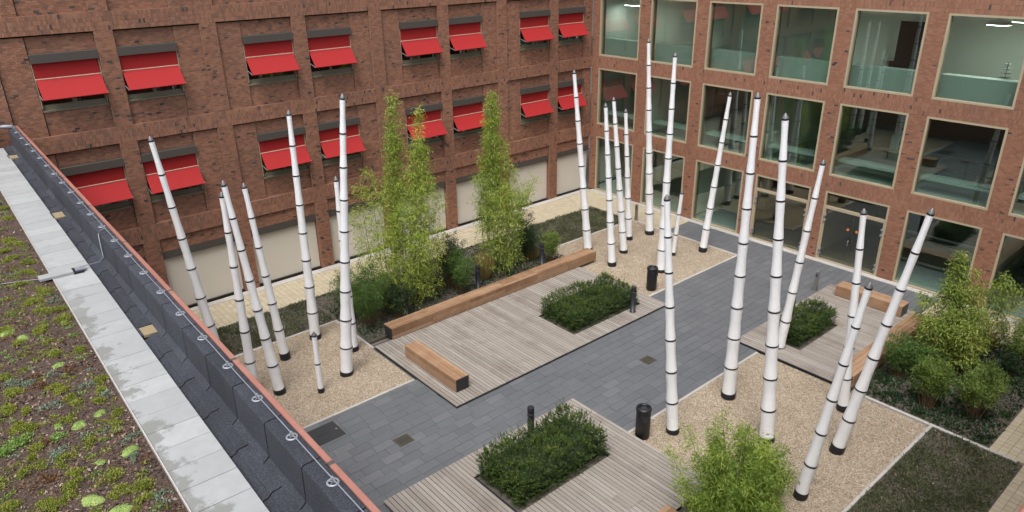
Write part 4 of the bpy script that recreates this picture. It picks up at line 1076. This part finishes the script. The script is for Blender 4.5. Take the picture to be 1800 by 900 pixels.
vase('shrub', 20.38, 5.55, 1.70, .56, 20, fl, sb_, 'vase shaped shrub with brown stems, left of its twin in the right bed', 'shrub', nb=32, tone=.24, t0=.35)
vase('shrub', 20.85, 4.45, 1.85, .60, 22, fl, sb_, 'vase shaped shrub with brown stems, nearest the yellow paving', 'shrub', nb=34, tone=.32, t0=.35)
vase('shrub', 24.95, 4.75, 1.6, .75, 22, fl, sb_, 'light green shrub at the right edge, beyond the right bed', 'shrub', nb=34, tone=.34)
vase('shrub', 24.1, 4.55, .8, .45, 9, dk, sb_, 'low dark shrub under the olive bamboo, toward the yellow paving', 'shrub', nb=26, tone=.4)

def tuft(name, x, y, h, rr, n, mat, label, cat, group=None, width=.012, tone=.5, z=-.01, lean=.8):
    t = empty(name, (x, y, z), label=label, cat=cat, group=group)
    a = rng.uniform(0, 2 * PI, n); q = np.sqrt(rng.random(n))
    b = np.stack([np.cos(a) * q * rr * .25, np.sin(a) * q * rr * .25, np.zeros(n)], 1)
    D = np.stack([np.cos(a) * q * rr * lean, np.sin(a) * q * rr * lean, h * (1 - .3 * q) * rng.uniform(.6, 1.1, n)], 1)
    V = leaves(b, D, np.linalg.norm(D, axis=1), np.full(n, width) * rng.uniform(.7, 1.3, n), .6)
    link(quads_mesh('blades', V, np.clip(rng.normal(tone, .2, n), 0, 1), mat), 'blades', t); return t
tuft('dry_grass', 16.38, 21.05, 1.75, .55, 420, M['straw'], 'straw coloured dry grass tuft beside a bollard light behind the longest bench', 'grass', width=.018)
tuft('dry_grass', 19.2, 21.2, 1.1, .4, 200, M['straw'], 'small straw coloured grass tuft by the tall dark shrub', 'grass', width=.016, tone=.3)
tuft('dry_grass', 25.35, 5.6, 1.2, .5, 160, M['straw'], 'straw coloured grass behind the olive bamboo, by the glazed wall', 'grass', width=.02, tone=.6)
for k in range(30):
    for _ in range(60):
        x, y = rnd.uniform(19.95, 25.7), rnd.uniform(3.85, 6.9)
        if x + 1.2 * (y - 3.7) < 27.5: break
    t = empty('bed_plant', (x, y, -.01), label='small dark green tufted plant in the soil of the right planting bed', cat='plant', group='small tufted plants in the right bed')
    n = 130; a = rng.uniform(0, 2 * PI, n); rr_ = .17 * rnd.uniform(.8, 1.25)
    D = np.stack([np.cos(a), np.sin(a), rng.uniform(.5, 2.2, n)], 1)
    V = leaves(rng.normal(0, rr_ * .45, (n, 3)) * np.array([1, 1, .5]) + np.array([0, 0, .08]), D, rng.uniform(.06, .13, n), np.full(n, .030))
    link(quads_mesh('foliage', V, np.clip(rng.normal(.5, .22, n), 0, 1), dk), 'foliage', t)

# ground cover
def cover(x0, x1, y0, y1, n, mat, h=.10, w=.012, tone=.45, z=-.01, name='ground_cover', skip=()):
    x, y = rng.uniform(x0, x1, n), rng.uniform(y0, y1, n)
    keep = rng.random(n) < (.25 + 1.1 * np.clip(fnoise(x, y, .35, 5), 0, 1))
    for q in skip: keep &= ~((x > q[0]) & (x < q[1]) & (y > q[2]) & (y < q[3]))
    x, y = x[keep], y[keep]; n = len(x)
    D = np.stack([rng.normal(0, .6, n), rng.normal(0, .6, n), rng.uniform(.5, 1.2, n)], 1)
    hh = h * (.5 + fnoise(x, y, .4, 8)) * rng.uniform(.6, 1.2, n)
    V = leaves(np.stack([x, y, np.full(n, z)], 1), D, hh, np.full(n, w) * rng.uniform(.7, 1.4, n))
    o = link(quads_mesh(name, V, np.clip(rng.normal(tone, .22, n) + (fnoise(x, y, .6, 3) - .5) * .5, 0, 1), mat), name); o['kind'] = 'stuff'
cover(3.6, 10.1, 22.05, 24.3, 16000, M['cover'], .12, .022, .35)
cover(20.55, 26.0, 21.68, 24.3, 14000, M['cover'], .15, .020, .45)
cover(13.1, 19.58, 2.9, 5.02, 22000, M['cover'], .11, .022, .50)
cover(10.25, 20.45, 19.85, 24.25, 9000, M['darkleaf'], .12, .05, .5)
cover(19.75, 26.0, 3.72, 7.3, 9000, M['darkleaf'], .14, .05, .5)
cover(6.5, 13.0, 2.9, 7.0, 6000, M['darkleaf'], .14, .05, .5)
# bark chips and litter in the beds
for (x0, x1, y0, y1, n) in ((10.25, 20.5, 19.8, 24.3, 5000), (19.75, 26.0, 3.72, 7.3, 5000), (13.1, 19.58, 2.9, 5.02, 4500), (3.6, 10.1, 22.05, 24.3, 2500), (20.55, 26.0, 21.68, 24.3, 2500)):
    ctr = np.stack([rng.uniform(x0, x1, n), rng.uniform(y0, y1, n), np.full(n, .002)], 1)
    o = link(quads_mesh('bark_litter', loose_quads(ctr, rng.uniform(.008, .02, n), 1.8, .4), rng.random(n), M['chip']), 'bark_litter'); o['kind'] = 'stuff'
# loose pebbles over the gravel
for (x0, x1, y0, y1, n) in ((4.2, 10.08, 16.82, 21.9, 12000), (20.05, 26.0, 15.65, 21.5, 8000), (13.1, 19.5, 5.15, 10.45, 16000)):
    ctr = np.stack([rng.uniform(x0, x1, n), rng.uniform(y0, y1, n), np.full(n, .008)], 1)
    mt = M.get('pebble') or tone_mat('pebble', ((0, (.19, .145, .10)), (.5, (.39, .315, .225)), (1, (.60, .53, .44))), .9, (40, .1)); M['pebble'] = mt
    o = link(quads_mesh('pebbles', loose_quads(ctr, rng.uniform(.008, .016, n), 1.2, .5), np.clip(rng.normal(.5, .28, n), 0, 1), mt), 'pebbles'); o['kind'] = 'stuff'

# clipped hedges
def hedge(key, h, label, dens=1.0):
    x0, x1, y0, y1 = HEDGES[key]; x0 += .10; x1 -= .06; y0 += .10; y1 -= .05
    t = empty('clipped_hedge', (x0, y0, .03), label=label, cat='hedge', group='low clipped hedges set in the decks')
    W_, D_ = x1 - x0, y1 - y0
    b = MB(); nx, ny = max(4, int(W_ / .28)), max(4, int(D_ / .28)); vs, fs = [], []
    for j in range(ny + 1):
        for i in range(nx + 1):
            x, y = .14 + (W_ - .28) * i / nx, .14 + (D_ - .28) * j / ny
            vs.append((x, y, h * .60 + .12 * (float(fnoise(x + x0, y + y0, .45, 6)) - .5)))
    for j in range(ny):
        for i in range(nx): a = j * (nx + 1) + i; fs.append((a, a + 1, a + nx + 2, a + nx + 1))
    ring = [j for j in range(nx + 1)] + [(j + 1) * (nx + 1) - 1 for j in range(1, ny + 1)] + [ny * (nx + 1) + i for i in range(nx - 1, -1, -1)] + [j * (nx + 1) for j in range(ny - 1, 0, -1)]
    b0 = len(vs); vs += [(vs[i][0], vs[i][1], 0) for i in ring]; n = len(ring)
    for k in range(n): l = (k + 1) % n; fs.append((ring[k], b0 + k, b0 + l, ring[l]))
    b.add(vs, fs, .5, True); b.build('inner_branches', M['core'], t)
    ns = int((W_ * D_ * 290 + (W_ + D_) * 2 * h * 160) * dens)
    topn = int(W_ * D_ * 290 * dens)
    px_ = rng.uniform(0, W_, ns); py_ = rng.uniform(0, D_, ns); pz = np.zeros(ns)
    lump = fnoise(px_ + x0, py_ + y0, .50, 6); tall = fnoise(px_ + x0, py_ + y0, .17, 16)
    pz[:] = h * (.76 + .40 * (lump - .4) + .30 * (tall - .5)) - rng.random(ns) ** 2 * .10
    if key == 'b': pz -= .38 * np.exp(-(((px_ + x0 - 10.55) / .38) ** 2 + ((py_ + y0 - 11.85) / .42) ** 2))
    edge = np.arange(ns) >= topn
    side = rng.integers(0, 4, ns); inset = rng.random(ns) ** 1.6 * .14 + .05 * fnoise(px_ + py_, px_ - py_, .4, 2)
    px_ = np.where(edge & (side == 0), inset, np.where(edge & (side == 1), W_ - inset, px_)); py_ = np.where(edge & (side == 2), inset, np.where(edge & (side == 3), D_ - inset, py_))
    pz = np.where(edge, pz * rng.random(ns) ** .8, pz)
    out = np.stack([np.where(edge & (side == 0), -1.0, np.where(edge & (side == 1), 1.0, 0)), np.where(edge & (side == 2), -1.0, np.where(edge & (side == 3), 1.0, 0)), np.where(edge, .75, 1.3)], 1)
    out = norm(out + rng.normal(0, .35, (ns, 3))); sl_ = rng.uniform(.10, .20, ns)
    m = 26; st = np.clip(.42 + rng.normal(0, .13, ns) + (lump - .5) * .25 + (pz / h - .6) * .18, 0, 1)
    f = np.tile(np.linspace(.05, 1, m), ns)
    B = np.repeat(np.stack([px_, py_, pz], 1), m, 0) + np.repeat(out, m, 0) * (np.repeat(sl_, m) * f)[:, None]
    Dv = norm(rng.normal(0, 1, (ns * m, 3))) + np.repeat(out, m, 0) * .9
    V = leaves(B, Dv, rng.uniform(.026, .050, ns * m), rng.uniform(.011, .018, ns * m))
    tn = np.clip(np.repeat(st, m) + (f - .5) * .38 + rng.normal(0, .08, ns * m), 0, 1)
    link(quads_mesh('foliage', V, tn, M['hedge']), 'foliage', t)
hedge('a', .80, 'dark green clipped hedge in the middle deck, in front of the longest bench')
hedge('b', 1.0, 'largest dark green clipped hedge, in the deck nearest the camera')
hedge('c', .86, 'smallest dark green clipped hedge, in the deck by the glazed doors')

# roof plants: the cushions one can tell apart are things, the rest is ground cover
def sedum(kind, x, y, s, label):
    z = 7.17 + float(fnoise(x, y, .5, 2) - .5) * .035
    s *= .92 if kind == 'c' else 1.08
    t = empty('roof_plant', (x, y, z), (0, 0, rnd.uniform(0, 6)), label=label, cat='plant', group={'c': 'smooth pale cushions on the planted roof', 'm': 'yellow green tufts on the planted roof', 'r': 'grey green rosettes on the planted roof', 'd': 'reddish plants on the planted roof', 'l': 'leafy bright plants on the planted roof'}[kind])
    if kind == 'c':
        vs, fs = [(0, 0, .036 * s / .1)], []; nr, nk = 5, 18; ph = rnd.uniform(0, 9)
        for j in range(1, nr + 1):
            q = j / nr
            for k in range(nk):
                a = 2 * PI * k / nk; rr_ = s * q * (1 + .12 * math.sin(2 * a + ph) + .08 * math.sin(5 * a + ph * 2))
                vs.append((rr_ * math.cos(a) * 1.15, rr_ * math.sin(a) * .8, .38 * s * (1 - q ** 2.6) * (1 + .10 * math.sin(7 * a + j * 2)) - (.01 if j == nr else 0)))
        for k in range(nk): fs.append((0, 1 + k, 1 + (k + 1) % nk))
        for j in range(nr - 1):
            for k in range(nk): l = (k + 1) % nk; fs.append((1 + j * nk + k, 1 + (j + 1) * nk + k, 1 + (j + 1) * nk + l, 1 + j * nk + l))
        b = MB(); b.add(vs, fs, rnd.uniform(.4, .62), True); b.build('cushion', M['cushion'], t)
        n = 260; a = rng.uniform(0, 2 * PI, n); q = np.sqrt(rng.random(n)); B = np.stack([np.cos(a) * q * s * 1.12, np.sin(a) * q * s * .78, .37 * s * (1 - q ** 2.6)], 1)
        V = leaves(B, rng.normal(0, 1, (n, 3)) + np.array([0, 0, .8]), rng.uniform(.010, .018, n), np.full(n, .009)); mt = M['leafy']; tn = rng.normal(.62, .2, n)
    else:
        n, ln, wd, hz, mt = {'m': (460, .034, .011, .40, M['moss']), 'r': (150, .040, .013, .35, M['rosette']), 'd': (170, .040, .014, .30, M['redsedum']), 'l': (220, .042, .020, .35, M['leafy'])}[kind]
        n = int(n * max(.6, (s / .09) ** 1.3)); cc = 7; cx_, cy_ = rng.normal(0, s * .48, cc) * 1.2, rng.normal(0, s * .48, cc) * .8; ci = rng.integers(0, cc, n)
        B = np.stack([cx_[ci] + rng.normal(0, s * .26, n), cy_[ci] + rng.normal(0, s * .26, n), np.zeros(n)], 1); q = np.linalg.norm(B[:, :2], axis=1) / s
        B[:, 2] = np.maximum(0, s * hz * (1 - q ** 2 * .6)) * rng.random(n) ** .5
        V = leaves(B, rng.normal(0, .7, (n, 3)) + np.array([0, 0, .9]), ln * rng.uniform(.6, 1.3, n), wd * rng.uniform(.7, 1.3, n)); tn = rng.normal(.5 + rnd.uniform(-.12, .12), .2, n)
    link(quads_mesh('leaves', V, np.clip(tn, 0, 1), mt), 'leaves', t)
SED = {'c': [(0.516, 12.006, 0.117), (0.369, 12.395, 0.109), (0.765, 10.804, 0.088), (0.919, 9.16, 0.086), (0.66, 9.039, 0.102), (0.464, 9.175, 0.068), (0.989, 8.08, 0.109), (0.675, 8.085, 0.067), (0.469, 7.48, 0.124), (0.659, 7.127, 0.115), (1.106, 12.219, 0.072)], 'm': [(0.608, 9.279, 0.086), (0.129, 10.397, 0.131), (0.124, 9.403, 0.112), (0.68, 8.578, 0.085), (0.707, 7.725, 0.108), (0.964, 7.375, 0.124), (0.87, 7.136, 0.099), (0.717, 7.416, 0.099), (0.372, 7.87, 0.108), (0.432, 8.095, 0.084), (0.309, 7.69, 0.083), (0.047, 8.437, 0.11), (0.353, 8.423, 0.101), (0.183, 8.845, 0.094), (0.075, 8.704, 0.076), (1.065, 9.727, 0.078), (1.089, 11.066, 0.089), (0.812, 11.154, 0.107), (0.67, 10.019, 0.087), (0.634, 10.186, 0.087), (0.734, 9.59, 0.069), (0.69, 9.782, 0.078), (1.026, 8.789, 0.076), (1.072, 9.041, 0.085), (1.094, 10.004, 0.087), (0.982, 9.436, 0.086), (0.233, 9.815, 0.069), (0.756, 12.106, 0.09), (0.457, 11.855, 0.09), (0.794, 11.665, 0.072), (0.081, 9.517, 0.086), (-0.236, 7.947, 0.1), (0.104, 7.73, 0.092), (0.069, 9.961, 0.104), (0.184, 10.914, 0.115), (0.113, 7.637, 0.083), (1.248, 19.316, 0.13), (1.21, 18.504, 0.13), (0.948, 16.943, 0.13), (1.072, 16.555, 0.13), (0.867, 16.219, 0.13), (0.896, 15.755, 0.13), (1.073, 15.291, 0.13), (1.021, 14.764, 0.13), (0.806, 14.21, 0.13), (1.113, 13.728, 0.13), (0.852, 13.335, 0.13), (1.067, 12.685, 0.13), (0.905, 12.832, 0.13), (0.369, 12.436, 0.13), (0.809, 12.118, 0.13), (1.096, 12.27, 0.13)], 'r': [(0.466, 9.705, 0.104), (1.097, 9.566, 0.078), (0.944, 9.954, 0.087), (0.373, 8.607, 0.093), (1.054, 8.331, 0.084), (1.038, 7.073, 0.082), (0.185, 10.68, 0.106), (0.359, 10.524, 0.088), (0.974, 7.905, 0.067), (0.307, 8.564, 0.085)], 'd': [(0.139, 8.168, 0.117), (0.457, 10.718, 0.088), (0.843, 10.565, 0.097), (0.504, 10.394, 0.088), (0.31, 8.908, 0.068)], 'l': [(0.029, 9.158, 0.137), (-0.103, 9.031, 0.111), (0.435, 8.94, 0.085)]}
LAB = {'c': 'smooth pale lime green cushion plant on the planted roof soil', 'm': 'yellow green mossy tuft growing on the planted roof soil', 'r': 'grey green spiky rosette plant on the planted roof soil',
       'd': 'reddish brown low plant on the planted roof soil', 'l': 'bright green leafy plant on the planted roof soil'}
OWN = {'c': ['pale lime cushion plant right of the one cut by the left edge', 'pale lime cushion plant on the roof soil, cut by the left picture edge',
             'pale cushion plant on the roof soil, farthest from the camera but one', 'pale oval cushion plant nearest the middle of the pale slab strip',
             'large pale cushion plant in the middle of the roof soil', 'small pale cushion plant touching the left side of the large middle one',
             'pale cushion plant by the slabs with a grey rosette at its foot', 'smallest pale cushion plant on the roof soil, beside a yellow tuft',
             'largest pale lime cushion plant, near the bottom edge of the roof soil', 'pale lime cushion plant cut by the bottom edge beside the slabs', 'pale cushion plant on the roof soil farthest from the camera'],
       'l': ['bright green leafy plant, the largest, at the left edge of the roof soil', 'bright green leafy plant cut by the left edge below the largest', 'small bright green leafy plant below the large pale cushion'],
       'd': ['reddish brown plant lowest on the roof soil, near the bottom edge', 'reddish brown plant on the roof soil in the left part, upper one', 'reddish brown plant on the roof soil nearest the pale slabs', 'reddish brown plant between the other red ones, in the middle', 'smallest reddish brown plant on the roof soil']}
for kd, lst in SED.items():
    for i, (x, y, s) in enumerate(lst): sedum(kd, x, y, s, OWN[kd][i] if kd in OWN else LAB[kd])
taken = [(x, y, s) for l_ in SED.values() for (x, y, s) in l_]
CV, CT, CM = {}, {}, {'m': 'moss', 'r': 'rosette', 'd': 'redsedum', 'l': 'leafy'}
for k in range(2300):
    y = 1 / rnd.uniform(1 / 24.0, 1 / 5.6); x = rnd.uniform(-2.0, 1.0 + .015 * y)
    if any(abs(x - a) < s + .06 and abs(y - b_) < s + .06 for a, b_, s in taken): continue
    kd = rnd.choices('mrdl', (8, 2, 2, 2))[0]; s = rnd.uniform(.025, .065) * (1 + .02 * y); n = int(42 * s / .05)
    z = 7.17 + float(fnoise(x, y, .5, 2) - .5) * .035
    B = rng.normal(0, s * .55, (n, 3)) * np.array([1.2, .9, .25]) + np.array([x, y, z + .01]); B[:, 2] = np.maximum(B[:, 2], z)
    CV.setdefault(kd, []).append(leaves(B, rng.normal(0, .7, (n, 3)) + np.array([0, 0, .8]), .034 * rng.uniform(.6, 1.3, n), .012 * rng.uniform(.7, 1.3, n)))
    CT.setdefault(kd, []).append(np.clip(rng.normal(.45 + rnd.uniform(-.15, .15), .2, n), 0, 1))
for kd in CV:
    o = link(quads_mesh('roof_ground_cover', np.concatenate(CV[kd]), np.concatenate(CT[kd]), M[CM[kd]]), 'roof_ground_cover'); o['kind'] = 'stuff'
